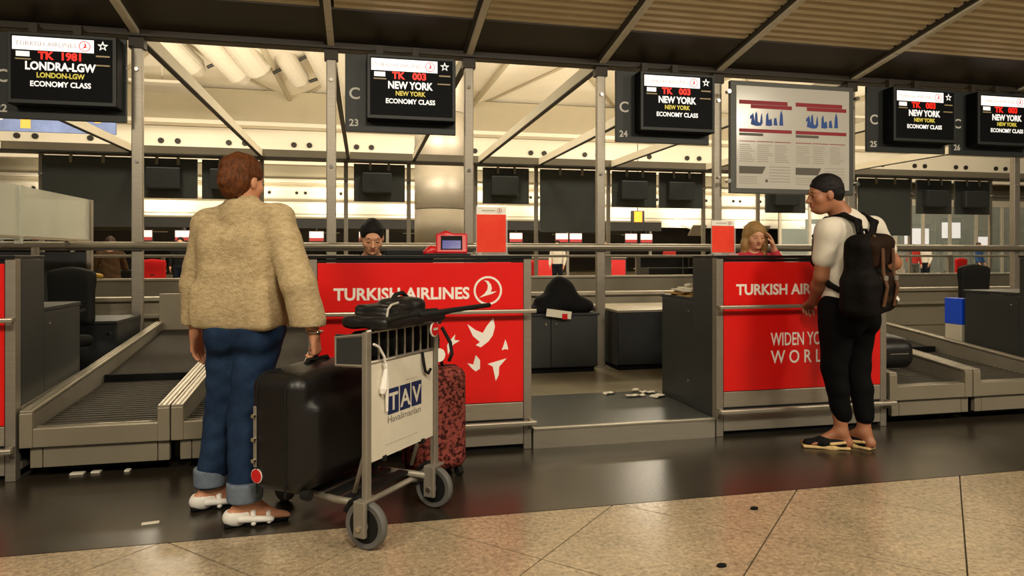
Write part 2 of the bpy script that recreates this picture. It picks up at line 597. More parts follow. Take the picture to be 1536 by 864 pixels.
g = 0.0045
for i in range(-14, 12):
    for j in range(-8, 18):
        p0, p1 = -1.885 + i, -1.885 + i + 1      # X - Y
        q0, q1 = 3.26 + j, 3.26 + j + 1          # X + Y
        p0 += g; p1 -= g; q0 += g; q1 -= g
        poly = [((q + p) / 2, (q - p) / 2) for p, q in ((p0, q0), (p1, q0), (p1, q1), (p0, q1))]
        if max(y for x, y in poly) < 0.4 or min(x for x, y in poly) > 6.5 or max(x for x, y in poly) < -4.5: continue
        poly = clip_poly(poly, 1, 3.052, True)
        if len(poly) < 3: continue
        xs = [x for x, y in poly]; ys = [y for x, y in poly]
        if (max(xs) - min(xs)) * (max(ys) - min(ys)) < 0.003: continue
        MB().plan(poly, -0.02, 0.0 - random.random() * 0.0006).build('tile', 'granite_beige', fl)
# polished dark granite strip before the desks
struct(MB().box(-9, 14, 3.058, 4.35, -0.06, 0.0).build('floor_granite_strip', 'granite_black'))
# island floor behind the desks, and the hall floor beyond
struct(MB().box(-9, 16, 4.36, 16.2, -0.06, 0.10).build('floor_island', 'vinyl'))
struct(MB().box(-30, 55, 16.2, 62, -0.06, 0.0).build('floor_hall', 'hall_floor'))

# raised step plate in the passage between the two desks
st = thing('entrance_step', 'dark steel step plate in the passage between the two red desks', 'step', (1.03, 4.05, 0))
MB().box(0, 1.235, 0.0, 0.305, 0.0, 0.085).box(0, 1.235, 0.0, 0.02, 0.085, 0.118).build('riser', 'steel_h', st)
MB().box(0, 1.235, 0.022, 0.95, 0.10, 0.125).build('tread', 'plate', st, bevel=0.003)
MB().box(0, 1.235, -0.006, 0.024, 0.112, 0.128).build('edge_trim', 'steel_h', st, bevel=0.003)

# ---------------------------------------------------------------- canopy above the near desks
def cz(y): return 3.10 + 0.176 * (6.3 - y)
NP = [-4.06, -1.88, -0.283, 0.971, 2.283, 3.543, 5.12, 7.3, 8.6, 9.9]
ce = MB()
def slope_slab(mb, x0, x1, y0, y1, t0, t1):
    vs = []
    for y in (y0, y1):
        vs += [(x0, y, cz(y) + t0), (x1, y, cz(y) + t0), (x1, y, cz(y) + t1), (x0, y, cz(y) + t1)]
    mb.add(vs, [(0, 3, 2, 1), (4, 5, 6, 7), (0, 1, 5, 4), (1, 2, 6, 5), (2, 3, 7, 6), (3, 0, 4, 7)])
slope_slab(ce, -7, 12, -1.2, 6.3, 0.05, 0.12)
canopy = struct(ce.build('ceiling', 'canopy_dark'))
fa = MB()
slope_slab(fa, -7, 12, 5.68, 6.36, 0.0, 0.05)
struct(fa.build('ceiling_fascia_board', 'canopy_dark', canopy))
# ribbed metal slats, bay by bay
for bi in range(len(NP) + 1):
    x0 = NP[bi - 1] if bi > 0 else -6.0
    x1 = NP[bi] if bi < len(NP) else 11.5
    proto = None
    for k in range(19):
        y = 5.66 - k * 0.098
        if proto is None:
            m = MB()
            L_ = x1 - x0 - 0.10
            prof = [(-0.036, 0.034), (-0.026, 0.004), (0.016, 0.0), (0.032, 0.030)]
            vs = []
            for x in (0, L_):
                for dy, dz in prof: vs.append((x, dy, dz - 0.176 * dy))
                for dy, dz in prof[::-1]: vs.append((x, dy, dz + 0.006 - 0.176 * dy))
            n = 8
            fs = [list(range(n)), list(range(n, 2 * n))[::-1]] + [[i, n + i, n + (i + 1) % n, (i + 1) % n] for i in range(n)]
            m.add(vs, fs)
            proto = m.mesh('slat', 'slat')
        o = link('slat', proto, canopy)
        o.location = (x0 + 0.05, y, cz(y) + 0.012)
    # lower part of the bay, above and behind the photographer
    pm = MB(); slope_slab(pm, x0 + 0.05, x1 - 0.05, -1.1, 3.8, 0.02, 0.03)
    pm.build('ceiling_panel', 'slat', canopy)
for x in NP:
    for a, b in ((6.3, 5.98), (5.97, 5.66), (5.65, 5.3), (5.29, 4.7), (4.69, 3.6), (3.59, -1.1)):
        m = MB()
        m.bar((x, a, cz(a) - 0.02), (x, b, cz(b) - 0.02), 0.055, 0.04)
        m.build('batten', 'batten', canopy)
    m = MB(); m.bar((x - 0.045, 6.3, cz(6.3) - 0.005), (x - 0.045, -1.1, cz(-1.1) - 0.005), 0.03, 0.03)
    m.build('batten_dark_rail', 'canopy_dark', canopy)  # dark rail along one side of each batten
# recessed canopy lamps above the walkway
for x in (-3.2, 0.4, 4.0, 7.6):
    lp = thing('canopy_downlight', 'round warm downlight set in the canopy above the walkway', 'lamp', (x, 0.9, cz(0.9) - 0.03), 0, 'canopy downlights')
    MB().lathe([(0.13, 0.0), (0.15, 0.0), (0.15, 0.05), (0.13, 0.05)], n=24).build('rim', 'steel', lp)
    MB().lathe([(0.125, 0.01), (0.125, 0.03)], n=24).build('lens', 'lamp_glow', lp)

# main beams of the two canopy frames
for nm, Y, lab in (('canopy_beam', 6.3, 'dark steel beam running above the near flight screens'), ('canopy_beam', 13.5, 'pale steel beam carrying the backs of the far screens')):
    b = thing(nm, lab, 'beam', (0, Y, 3.05))
    if Y > 10:
        for x in (-13, -8.5, -4, 0.5, 5, 9.5, 14, 18.5):
            MB().box(x - 1.55, x + 1.55, 0.06, 0.42, 0.10, 0.14).build('added_light_trough', 'hall_dark', b)  # troughs added to carry the area lights aimed at the ceiling
    if Y < 10:
        MB().box(-8, 14, -0.06, 0.06, 0, 0.10).build('web', 'canopy_dark', b)
        MB().box(-8, 14, -0.08, 0.08, 0.004, 0.02).build('flange', 'canopy_dark', b)
    else:
        MB().box(-10, 22, -0.06, 0.06, 0.0, 0.16).build('web', 'cream_steel', b)
        MB().box(-10, 22, -0.30, 0.06, -0.04, -0.01).build('flange', 'hall_dark', b)

post_words = {
    -4.06: 'steel post behind the glass screen, far left',
    -1.88: 'brushed steel post between the London screen and the woman',
    -0.283: 'brushed steel post just right of the woman, above the red desk corner',
    0.971: 'brushed steel post behind the upright red poster on the bird desk',
    2.283: 'brushed steel post rising behind the passage cabinets',
    3.543: 'brushed steel post along the left side of the notice board',
    5.12: 'brushed steel post along the right side of the notice board',
    7.3: 'brushed steel post at the right edge of the picture',
    8.6: 'steel post beyond the C 26 screen', 9.9: 'steel post beyond the right edge of the screens'}
for x in NP:
    t = thing('steel_post', post_words[x], 'post', (x, 6.3, 0.10), 0, 'posts of the near desk row')
    MB().box(-0.043, 0.043, -0.03, 0.03, 0, 2.94).build('upright', 'steel', t, bevel=0.008)
    MB().box(-0.07, 0.07, -0.06, 0.06, 0, 0.012).build('base_plate', 'steel_dull', t)
    for z in (1.9, 2.68):
        MB().lathe([(0.016, -0.05), (0.016, -0.03)], c=(0, 0, z), n=12, axis='y').build('bolt', 'chrome', t)
    MB().box(-0.06, 0.06, -0.045, 0.045, 2.86, 2.95).build('cap_clamp', 'canopy_dark', t)
FPW = {-5.59: 'far slim post at the left above the glass screen', -4.06: 'far slim post hidden behind the post beside the London screen', -1.88: 'far slim post behind the woman\'s head', -0.33: 'far slim post left of the first staff member', 0.88: 'far slim post along the left of the round column', 2.22: 'far slim post above the upright red poster on the bird desk', 3.49: 'far slim post left of the tall central dark panel', 5.07: 'far slim post right of the tall central dark panel', 7.27: 'far slim post near the poster on the slogan desk', 8.6: 'far slim post in front of the man\'s face', 11.1: 'far slim post behind the man\'s shoulder', 12.6: 'far slim post right of the man\'s elbow', 14.9: 'far slim post right of the last pair of far boards'}
FPX = [-5.59, -4.06, -1.88, -0.33, 0.88, 2.22, 3.49, 5.07, 7.27, 8.6, 11.1, 12.6, 14.9]
for x in FPX:
    t = thing('far_steel_post', FPW[x], 'post', (x, 13.5, 0.10), 0, 'posts of the far desk row')
    MB().box(-0.04, 0.04, -0.03, 0.03, 0, 2.95).build('upright', 'steel', t, bevel=0.008)
    MB().lathe([(0.03, -0.07), (0.03, -0.03)], c=(0, 0, 2.55), n=10, axis='y').build('bolt', 'chrome', t)
TIE = {-6.2: 'beyond the left edge', -4.06: 'half hidden by the London screen', -1.88: 'leading to the woman\'s head', -0.283: 'just left of the bird desk screen', 0.971: 'just right of the bird desk screen', 2.283: 'starting above the passage', 3.543: 'starting above the slogan desk', 5.12: 'behind the notice board', 7.3: 'near the right edge', 10.5: 'beyond the right edge'}
# long level bars tying the near beam to the far one
for x in NP[:8] + [-6.2, 10.5]:
    lab = 'level cream tie bar between the beams, ' + TIE[x]
    t = thing('tie_bar', lab, 'bar', (x, 6.3, 3.06), 0, 'tie bars between the two beams')
    MB().box(-0.022, 0.022, 0.1, 7.1, 0.0, 0.13).build('bar', 'hall_white', t)
    MB().box(-0.03, 0.03, 0.1, 7.1, -0.012, 0.0).build('bar_lip', 'hall_dark', t)

# rails between the posts
rl = thing('hand_rail', 'long horizontal steel rail fixed between the near posts', 'rail', (0, 6.26, 1.285))
MB().tube([(-6, 0, 0), (10.5, 0, 0)], 0.03, 12).build('tube', 'steel_h', rl, smooth=True)
MB().box(-6, 10.5, -0.012, 0.012, -0.045, -0.028).build('under_strip', 'canopy_dark', rl)
rl2 = thing('lower_rail', 'thin lower steel rail along the baggage conveyor', 'rail', (0, 8.75, 0.90))
MB().tube([(-7, 0, 0.29), (14, 0, 0.29)], 0.018, 10).build('tube', 'steel_dull', rl2, smooth=True)
for x in (-6, -3.2, -1.4, 0.4, 1.55, 2.1, 3.28, 5.4, 6.9, 8.9, 11):
    MB().box(x - 0.045, x + 0.045, -0.02, 0.02, -0.30, 0.28).build('stanchion', 'steel_dull', rl2)

# collecting conveyor behind the desks
cv = thing('collector_conveyor', 'long pale metal baggage conveyor running behind the desks', 'conveyor', (0, 7.1, 0.10))
MB().box(-9, 15, 0, 0.05, 0.0, 0.66).build('side_wall', 'cream_steel', cv)
MB().box(-9, 15, -0.06, 0.08, 0.66, 0.70).build('side_cap', 'steel_h', cv, bevel=0.006)
MB().box(-9, 15, -0.10, 0.0, 0.50, 0.54).build('bumper_strip', 'steel_h', cv, bevel=0.006)
MB().box(-9, 15, -0.03, 0.0, 0.24, 0.44).build('skirt', 'cream_steel', cv)
MB().box(-9, 15, 0.05, 1.45, 0.56, 0.60).build('belt', 'belt', cv)
MB().box(-9, 15, 1.45, 1.50, 0.0, 0.80).build('rear_wall', 'cream_steel', cv)
MB().box(-9, 15, 1.42, 1.56, 0.80, 0.83).build('rear_cap', 'steel_h', cv, bevel=0.006)
for x in range(-8, 15, 2):
    MB().box(x - 0.006, x + 0.006, -0.004, 0.0, 0.0, 0.65).build('seam_strip', 'steel_dull', cv)

# ---------------------------------------------------------------- the hall behind
def bulkhead(nm, Y, z0, z1, x0, x1, lab, nozz=5.27, band=True):
    t = thing(nm, lab, 'bulkhead', (0, Y, 0))
    t['kind'] = 'structure'
    MB().box(x0, x1, 0, 0.4, z0, z1).build('face', 'hall_white', t)
    if band:
        MB().box(x0, x1, -0.55, 0.4, z1 + 0.18, z1 + 1.30).build('beam_band', 'hall_grey', t)
        MB().box(x0, x1, -0.65, 0.0, z1 + 0.02, z1 + 0.16).build('ledge', 'hall_white', t)
    x = x0 + 1.0
    while x < x1:
        for dx in (0, 0.55):
            MB().lathe([(0.10, -0.06), (0.10, 0.0)], c=(x + dx, 0, nozz), n=12, axis='y').build('air_nozzle', 'nozzle', t)
        x += 2.25
    if not band or Y > 40:
        for zz, dy in ((6.1, 0.5), (5.55, 0.25), (4.55, 0.35), (3.75, 0.2)):
            MB().box(x0, x1, -dy, 0.0, zz, zz + 0.1).build('ledge', 'hall_white', t)
    return t
bulkhead('wall_bulkhead', 26, 4.55, 5.80, -26, 48, 'cream bulkhead with pairs of round dark air nozzles high behind the desks')
bulkhead('wall_bulkhead', 46, 3.25, 5.95, -30, 58, 'more distant cream bulkhead with air nozzles seen under the far beam')
struct(MB().box(-30, 55, 62, 62.4, 0, 9).build('wall_back', 'back_dark'))
struct(MB().box(-30.4, -30, 6, 62, 0, 9).build('wall_left', 'hall_grey'))
struct(MB().box(55, 55.4, 6, 62, 0, 9).build('wall_right', 'hall_grey'))
hc = struct(MB().box(-30, 55, 6.6, 62, 8.6, 8.8).build('ceiling_hall', 'hall_white'))
# shallow pyramid vaults of the hall ceiling with their ridge ribs
for i in range(-3, 7):
    for j, (ya, yb) in enumerate(((18.2, 26.4), (26.4, 34.6), (34.6, 42.8))):
        xa = -2.6 + i * 6.6; xb = xa + 6.6
        ap = ((xa + xb) / 2, (ya + yb) / 2 + (0.4 if j == 0 else 0), 8.1)
        c4 = [(xa, ya, 6.75), (xb, ya, 6.75), (xb, yb, 6.95), (xa, yb, 6.95)]
        pv = MB()
        t4 = [(x, y, z + 0.06) for x, y, z in c4]; ap2 = (ap[0], ap[1], ap[2] + 0.06)
        pv.add(c4 + [ap] + t4 + [ap2], [(0, 4, 1), (1, 4, 2), (2, 4, 3), (3, 4, 0), (5, 6, 9), (6, 7, 9), (7, 8, 9), (8, 5, 9)] +
               [(k, (k + 1) % 4, (k + 1) % 4 + 5, k + 5) for k in range(4)])
        v = pv.build('vault', 'hall_white', hc)
        if j == 0:
            for k in range(4):
                rb = MB(); rb.tube([(c4[k][0], c4[k][1], c4[k][2] - 0.05), (ap[0], ap[1], ap[2] - 0.06)], 0.05, 8)
                rb.build('ridge_rib', 'hall_grey', hc)
            rb = MB(); rb.tube([(xa, ya, 6.68), (xa, yb, 6.86)], 0.09, 8); rb.build('vault_rib', 'hall_grey', hc)
# fat white tubes of the roof trusses
k = 0
for (x, y, z), (dx, dy, dz), r in (((-6.1, 18.6, 7.9), (1.5, 2.4, -1.4), 0.30), ((-5.1, 18.4, 7.9), (1.7, 2.6, -1.55), 0.34),
                                   ((-3.9, 18.6, 7.8), (1.0, 2.2, -1.25), 0.42), ((-2.9, 18.8, 7.8), (1.1, 2.8, -1.35), 0.30),
                                   ((-1.8, 18.8, 7.9), (0.9, 3.0, -1.45), 0.34), ((-0.9, 19.0, 7.9), (0.5, 3.2, -1.5), 0.36)):
    m = MB(); m.tube([(0, 0, 0), (dx * 0.92, dy * 0.92, dz * 0.92), (dx, dy, dz)], [r, r, r * 0.6], 18)
    t = m.build('roof_tube', 'hall_tube', None, smooth=False)
    t.location = (x, y, z)
    tag(t, 'thick white slanting roof truss tube, %s from the left' % ('first', 'second', 'third', 'fourth', 'fifth', 'sixth')[k], 'roof tube', 'roof truss tubes'); k += 1
for a, b in (((-4.3, 20.4, 6.5), (-2.6, 20.0, 7.3)), ((-2.6, 21.0, 6.6), (-0.9, 20.4, 7.4)), ((-1.6, 21.2, 6.45), (0.4, 21.4, 7.3))):
    m = MB(); m.tube([(0, 0, 0), tuple(b[i] - a[i] for i in range(3))], 0.05, 8)
    t = m.build('truss_rod', 'hall_dark'); t.location = a
    tag(t, 'thin dark truss rod crossing the white roof tubes', 'rod', 'dark truss rods')

# round metal-clad column
co = thing('round_column', 'big round metal clad column between the far row screens', 'column', (1.92, 17.1, 0))
for i, (z0, z1) in enumerate(((0.0, 1.15), (1.16, 2.35), (2.36, 3.55), (3.56, 4.75), (4.76, 7.2))):
    MB().lathe([(0.64, z0), (0.66, z0 + 0.004), (0.66, z1 - 0.004), (0.64, z1)], n=40).build('cladding_ring', 'column_steel', co, smooth=False)
for o in co.children:
    for p in o.data.polygons: p.use_smooth = abs(p.normal.z) < 0.5

# blue advertising board at upper left
bb = thing('advert_board', 'blurry blue hall billboard with yellow stripes at upper left', 'billboard', (-7.6, 19.5, 4.75))
MB().box(-2.4, 1.25, 0, 0.08, -0.38, 0.62).build('face', 'blue_board', bb)
MB().box(-0.95, -0.72, -0.01, 0.0, -0.3, 0.6).build('stripe', 'yellow_board', bb)
MB().box(-1.5, -1.35, -0.01, 0.0, -0.1, 0.5).build('stripe', 'white', bb)
MB().box(0.75, 0.9, -0.01, 0.0, -0.1, 0.5).build('stripe', 'yellow_board', bb)
# small lit orange sign far off
og = thing('orange_sign', 'small glowing orange sign hanging in the distant hall', 'sign', (10.3, 24.2, 2.45))
MB().box(-0.26, 0.26, 0, 0.1, 0, 0.46).build('casing', 'hall_dark', og)
MB().box(-0.16, 0.16, -0.012, 0, 0.03, 0.43).build('lit_face', 'lit_orange', og)
MB().tube([(0, 0.05, 0.46), (0, 0.05, 4.75)], 0.015, 6).build('hanger', 'hall_dark', og)

# housings, stems and arms added around the area lights
for grp, lab, spots in (('added light housings over the island', 'added square fill light housing high above the conveyor island', [(x, 10.6, 6.4, 0.62) for x in (-3.5, 1.5, 6.5, 11.5)]),
                        ('added light housings over the far rows', 'added square fill light housing hanging from the vaults in front of the bulkhead', [(x, 22.4, 6.3, 0.72) for x in (-6, 2, 10, 18)])):
    for x, y, z, hs in spots:
        t = thing('added_pendant_housing', lab, 'lamp', (x, y, z + 0.015), 0, grp)
        MB().box(-hs, hs, -hs, hs, 0, 0.08).build('housing', 'hall_tube', t)
        MB().tube([(0, 0, 0.08), (0, 0, 8.6 - z)], 0.02, 8).build('stem', 'hall_tube', t)
for x in (-3.2, 0.4, 4.0, 7.6):
    t = thing('added_tilted_housing', 'added square tilted fill light housing under the canopy behind the photographer', 'lamp', (x, -0.6, 4.05), 0, 'added tilted light housings')
    rm_ = Matrix.Rotation(R(28), 3, 'X')
    MB().obox(rm_ @ Vector((0, 0, 0.05)), (0.86, 0.86, 0.07), rm_).build('housing', 'hall_tube', t)
    MB().tube([(0, 0, 0.06), (0, 0, cz(-0.6) - 4.02)], 0.03, 8).build('stem', 'hall_tube', t)
for x in (-17, -12, -7, -2, 3, 8, 13, 18, 23, 28, 33):
    t = thing('added_washer_housing', 'added light housing on a long arm before the distant bulkhead', 'lamp', (x, 43.6, 3.0), 0, 'added light housings of the distant bulkhead')
    rm_ = Matrix.Rotation(R(180 - 40), 3, 'X')
    MB().obox(rm_ @ Vector((0, 0, 0.06)), (1.04, 1.04, 0.09), rm_).build('housing', 'hall_tube', t)
    MB().bar((0, 0.1, -0.05), (0, 2.4, 0.4), 0.06, 0.06).build('arm', 'hall_tube', t)
# ================================================================= check-in desks
def logo_parts(name, x, z, r, y, m, parent, mbg=None):
    """ring with a stylised bird swoosh"""
    mb = MB()
    n = 36
    vs = []
    for k in range(n):
        t = 2 * PI * k / n
        for rr in (r, r * 0.86):
            for yy in (y - 0.0015, y):
                vs.append((x + rr * math.cos(t), yy, z + rr * math.sin(t)))
    fs = []
    for k in range(n):
        a = 4 * k; b = 4 * ((k + 1) % n)
        fs += [(a, b, b + 2, a + 2), (a + 1, a + 3, b + 3, b + 1), (a, a + 1, b + 1, b), (a + 2, b + 2, b + 3, a + 3)]
    mb.add(vs, fs)
    body = [(-0.30, 0.72), (0.02, 0.66), (0.22, 0.42), (0.28, 0.12), (0.20, -0.10), (0.62, -0.06), (0.30, -0.24), (-0.06, -0.33), (-0.62, -0.50), (-0.24, -0.22), (-0.04, 0.05), (0.00, 0.35), (-0.10, 0.58)]
    mb.flat([(x + px * r, z + pz * r) for px, pz in body], y - 0.0015, y)
    return mb.build(name, m, parent)

BIRDS = [ # pixel-like outlines in a unit box, then placed on the lower panel
    (0.765, 0.727, 0.175, [(-0.5, 0.32), (-0.2, 0.10), (0.05, 0.0), (0.2, 0.25), (0.42, 0.52), (0.48, 0.2), (0.40, -0.1), (0.25, -0.3), (-0.02, -0.5), (-0.2, -0.42), (-0.05, -0.32), (-0.3, -0.1)]),
    (0.91, 0.647, 0.075, [(-0.25, -0.4), (-0.1, 0.0), (0.05, 0.5), (0.2, 0.1), (0.3, -0.35), (0.0, -0.3)]),
    (0.73, 0.541, 0.105, [(-0.5, 0.05), (-0.15, -0.05), (0.0, 0.5), (0.25, 0.2), (0.25, -0.3), (0.0, -0.45), (-0.2, -0.3)]),
    (0.86, 0.505, 0.125, [(-0.45, 0.25), (0.5, 0.5), (0.12, 0.1), (0.1, -0.3), (-0.05, -0.6), (-0.15, -0.1), (-0.2, 0.12)]),
    (0.633, 0.445, 0.075, [(-0.35, 0.1), (-0.1, 0.15), (0.45, 0.5), (0.2, 0.0), (-0.15, -0.55), (-0.1, -0.15)]),
    (0.577, 0.667, 0.11, [(-0.1, 0.1), (0.25, 0.5), (0.2, 0.2), (0.5, 0.15), (0.15, -0.05), (-0.15, -0.6), (-0.2, -0.1)]),
]

def make_desk(x0, w, label, art, name='check_in_desk', group=None):
    t = thing(name, label, 'desk', (x0, 4.05, 0), 0, group)
    for xa, xb in ((0, 0.05), (w - 0.05, w)):
        MB().box(xa, xb, 0, 0.06, 0.0, 1.185).build('corner_post', 'steel', t, bevel=0.004)
    MB().box(0.05, w - 0.05, 0.012, 0.055, 0.03, 1.15).build('body', 'panel_dark', t)
    MB().box(0.05, w - 0.05, 0.004, 0.05, 1.158, 1.178).box(-0.0, w, -0.01, 0.34, 1.18, 1.2).build('counter_top', 'black', t, bevel=0.003)
    up = MB().box(0.053, w - 0.053, 0.0, 0.02, 0.868, 1.155).build('upper_panel', 'red', t, bevel=0.002)
    lo = MB().box(0.053, w - 0.053, 0.0, 0.02, 0.298, 0.855).build('lower_panel', 'red', t, bevel=0.002)
    MB().box(0.053, w - 0.053, 0.0, 0.02, 0.192, 0.293).build('kick_panel', 'steel_h', t, bevel=0.002)
    MB().box(0.053, w - 0.053, 0.0, 0.02, 0.035, 0.160).build('kick_panel', 'steel_h', t, bevel=0.002)
    MB().box(0.03, w - 0.03, 0.03, 0.3, 0.0, 0.04).build('plinth', 'black_matte', t)
    # bumper rail and foot rail with brackets
    rr = MB().box(-0.015, w + 0.015, -0.075, -0.055, 0.848, 0.872).build('bumper_rail', 'steel_h', t, bevel=0.006)
    fr = MB().box(-0.015, w + 0.015, -0.085, -0.055, 0.165, 0.192).build('foot_rail', 'steel_h', t, bevel=0.006)
    for xx in (0.012, w - 0.012):
        MB().box(xx - 0.012, xx + 0.012, -0.058, 0.0, 0.85, 0.87).build('bracket', 'steel_dull', rr)
        m = MB()
        m.add([(xx - 0.01, -0.06, 0.19), (xx - 0.01, 0.0, 0.19), (xx - 0.01, 0.0, 0.12), (xx + 0.01, -0.06, 0.19), (xx + 0.01, 0.0, 0.19), (xx + 0.01, 0.0, 0.12)],
              [(0, 1, 2), (5, 4, 3), (0, 3, 4, 1), (1, 4, 5, 2), (2, 5, 3, 0)])
        m.build('bracket', 'steel_dull', fr)
    # side walls: tall ledge, then the lower work desk
    for xa, xb in ((0.0, 0.022), (w - 0.022, w)):
        MB().box(xa, xb, 0.06, 0.33, 0.05, 1.178).build('side_panel', 'panel_mid', t, bevel=0.002)
        MB().box(xa, xb, 0.333, 0.83, 0.11, 0.872).build('side_panel', 'panel_mid', t, bevel=0.002)
        MB().box(xa - 0.002, xb + 0.002, 0.06, 0.83, 0.05, 0.10).build('skirting', 'steel_dull', t)
        for zz in (0.3, 0.8):
            MB().lathe([(0.008, -0.003), (0.008, 0.025)], c=(xa, 0.4, zz), n=8, axis='x').build('screw', 'chrome', t)
    MB().box(0.0, w, 0.33, 0.85, 0.875, 0.90).build('desk_top', 'panel_dark', t, bevel=0.003)
    if art:
        text('lettering', 'TURKISH AIRLINES', 0.098, (0.142, -0.0005, 0.938), 'white_print', up, width=0.80, bold=0.0028)
        logo_parts('emblem', 1.055, 0.985, 0.088, -0.0005, 'white_print', up)
    if art == 'birds':
        for bx, bz, s, pts in BIRDS:
            # the panel's x runs from its left edge; the flock fills the right third
            MB().flat([(bx + 0.25 + px * s, bz + pz * s) for px, pz in pts], -0.002, -0.0004).build('bird_print', 'white_print', lo)
    if art == 'slogan':
        text('lettering', 'WIDEN YOUR', 0.125, (0.40, -0.0005, 0.592), 'white_print', lo, width=0.49, bold=0.001)
        text('lettering', 'W O R L D', 0.125, (0.40, -0.0005, 0.472), 'white_print', lo, width=0.49, bold=0.001)
    return t

make_desk(-0.312, 1.33, 'red check-in desk with a flock of white birds printed on its lower panel', 'birds')
make_desk(2.278, 1.31, 'red check-in desk with the two-line white slogan where the man stands', 'slogan')
make_desk(-3.11, 1.31, 'grey sided check-in desk cut off at the left edge of the picture', 'plain')
make_desk(5.12, 1.31, 'grey sided check-in desk at the right edge behind the baggage belts', 'plain')

# ================================================================= baggage belts
def make_belt(x0, w, label, loaded=False):
    t = thing('baggage_belt', label, 'baggage belt', (x0, 4.05, 0), 0, 'weighing belts beside the desks')
    def zt(y, base): return base + 0.102 * y
    ew = 0.062
    # two-tier front apron
    MB().box(ew, w - ew, 0.0, 0.03, 0.175, 0.275).build('front_apron', 'cream_steel', t, bevel=0.003)
    MB().box(0.04 + ew, w - 0.07, 0.025, 0.06, 0.06, 0.168).build('lower_apron', 'cream_steel', t, bevel=0.003)
    MB().box(0.04, 0.04 + ew - 0.004, 0.025, 0.06, 0.06, 0.168).build('lower_apron_end', 'cream_steel', t, bevel=0.003)
    MB().box(w - 0.066, w - 0.008, 0.025, 0.06, 0.06, 0.168).build('lower_apron_end', 'cream_steel', t, bevel=0.003)
    # slanting side walls with a steel cap
    for xa in (0.0, w - ew):
        m = MB()
        def sl(x_a, x_b, y0, y1, za, zb, zc, zd):
            m.add([(x_a, y0, za), (x_b, y0, za), (x_b, y1, zb), (x_a, y1, zb), (x_a, y0, zc), (x_b, y0, zc), (x_b, y1, zd), (x_a, y1, zd)],
                  [(0, 3, 2, 1), (4, 5, 6, 7), (0, 1, 5, 4), (1, 2, 6, 5), (2, 3, 7, 6), (3, 0, 4, 7)])
        sl(xa + 0.004, xa + ew - 0.004, 0.02, 2.42, 0.20, 0.40, zt(0, 0.352), zt(2.4, 0.352))
        m.build('side_wall', 'steel_dull', t)
        MB().box(xa, xa + ew, -0.004, 0.022, 0.175, 0.358).build('corner_post', 'cream_steel', t, bevel=0.003)
        y = 0.0
        for seg in (1.2, 1.2):
            m = MB()
            y1 = y + seg - 0.006
            m.bar((xa + ew / 2, y, zt(y, 0.364)), (xa + ew / 2, y1, zt(y1, 0.364)), ew, 0.018)
            cp = m.build('side_cap', 'steel_h', t, bevel=0.003)
            for off in (-0.014, 0.012):
                g_ = MB(); g_.bar((xa + ew / 2 + off, y + 0.005, zt(y, 0.3745)), (xa + ew / 2 + off, y1, zt(y1, 0.3745)), 0.006, 0.003)
                g_.build('cap_groove', 'steel_dull', cp)
            y = y1 + 0.006
    # belts: ribbed weighing belt, then the smooth feeder
    m = MB()
    sy = [0.03, 1.02]
    m.add([(ew, sy[0], 0.235), (w - ew, sy[0], 0.235), (w - ew, sy[1], 0.30), (ew, sy[1], 0.30), (ew, sy[0], 0.265), (w - ew, sy[0], 0.265), (w - ew, sy[1], 0.335), (ew, sy[1], 0.335)],
          [(0, 3, 2, 1), (4, 5, 6, 7), (0, 1, 5, 4), (1, 2, 6, 5), (2, 3, 7, 6), (3, 0, 4, 7)])
    wb = m.build('weighing_belt', 'belt', t)
    for k in range(22):
        y = 0.06 + k * 0.044
        z = 0.266 + (y - 0.03) * 0.0707
        mm = MB(); mm.box(ew + 0.01, w - ew - 0.01, y - 0.009, y + 0.009, z, z + 0.006)
        mm.build('rib', 'belt_ridge', wb)
    m = MB()
    m.add([(ew, 1.05, 0.30), (w - ew, 1.05, 0.30), (w - ew, 2.4, 0.40), (ew, 2.4, 0.40), (ew, 1.05, 0.37), (w - ew, 1.05, 0.37), (w - ew, 2.4, 0.545), (ew, 2.4, 0.545)],
          [(0, 3, 2, 1), (4, 5, 6, 7), (0, 1, 5, 4), (1, 2, 6, 5), (2, 3, 7, 6), (3, 0, 4, 7)])
    m.build('feeder_belt', 'belt', t)
    MB().box(ew, w - ew, 1.018, 1.052, 0.25, 0.385).build('belt_gap', 'black_matte', t)
    MB().tube([(ew, 0.045, 0.262), (w - ew, 0.045, 0.262)], 0.02, 10).build('end_roller', 'steel_h', t, smooth=True)
    # splash guard at the rear end
    MB().box(0.02, w - 0.02, 2.43, 2.46, 0.40, 0.86).build('rear_guard', 'cream_steel', t, bevel=0.004)
    for xa in (0.05, w - 0.09):
        MB().box(xa, xa + 0.04, 0.25, 0.29, 0.0, 0.2).build('foot', 'black_matte', t)
        MB().box(xa, xa + 0.04, 1.9, 1.94, 0.10, 0.4).build('foot', 'black_matte', t)
    MB().box(0.05, w - 0.05, 0.08, 0.3, 0.03, 0.2).build('drive_box', 'black_matte', t)
    return t
make_belt(-1.782, 0.735, 'ribbed grey baggage belt beside the left desk, left of the woman')
make_belt(-1.040, 0.700, 'ribbed grey baggage belt half hidden behind the woman')
make_belt(3.612, 0.70, 'baggage belt right of the man, carrying a black bag')
make_belt(4.322, 0.74, 'empty baggage belt at the right edge beside the dark desk')

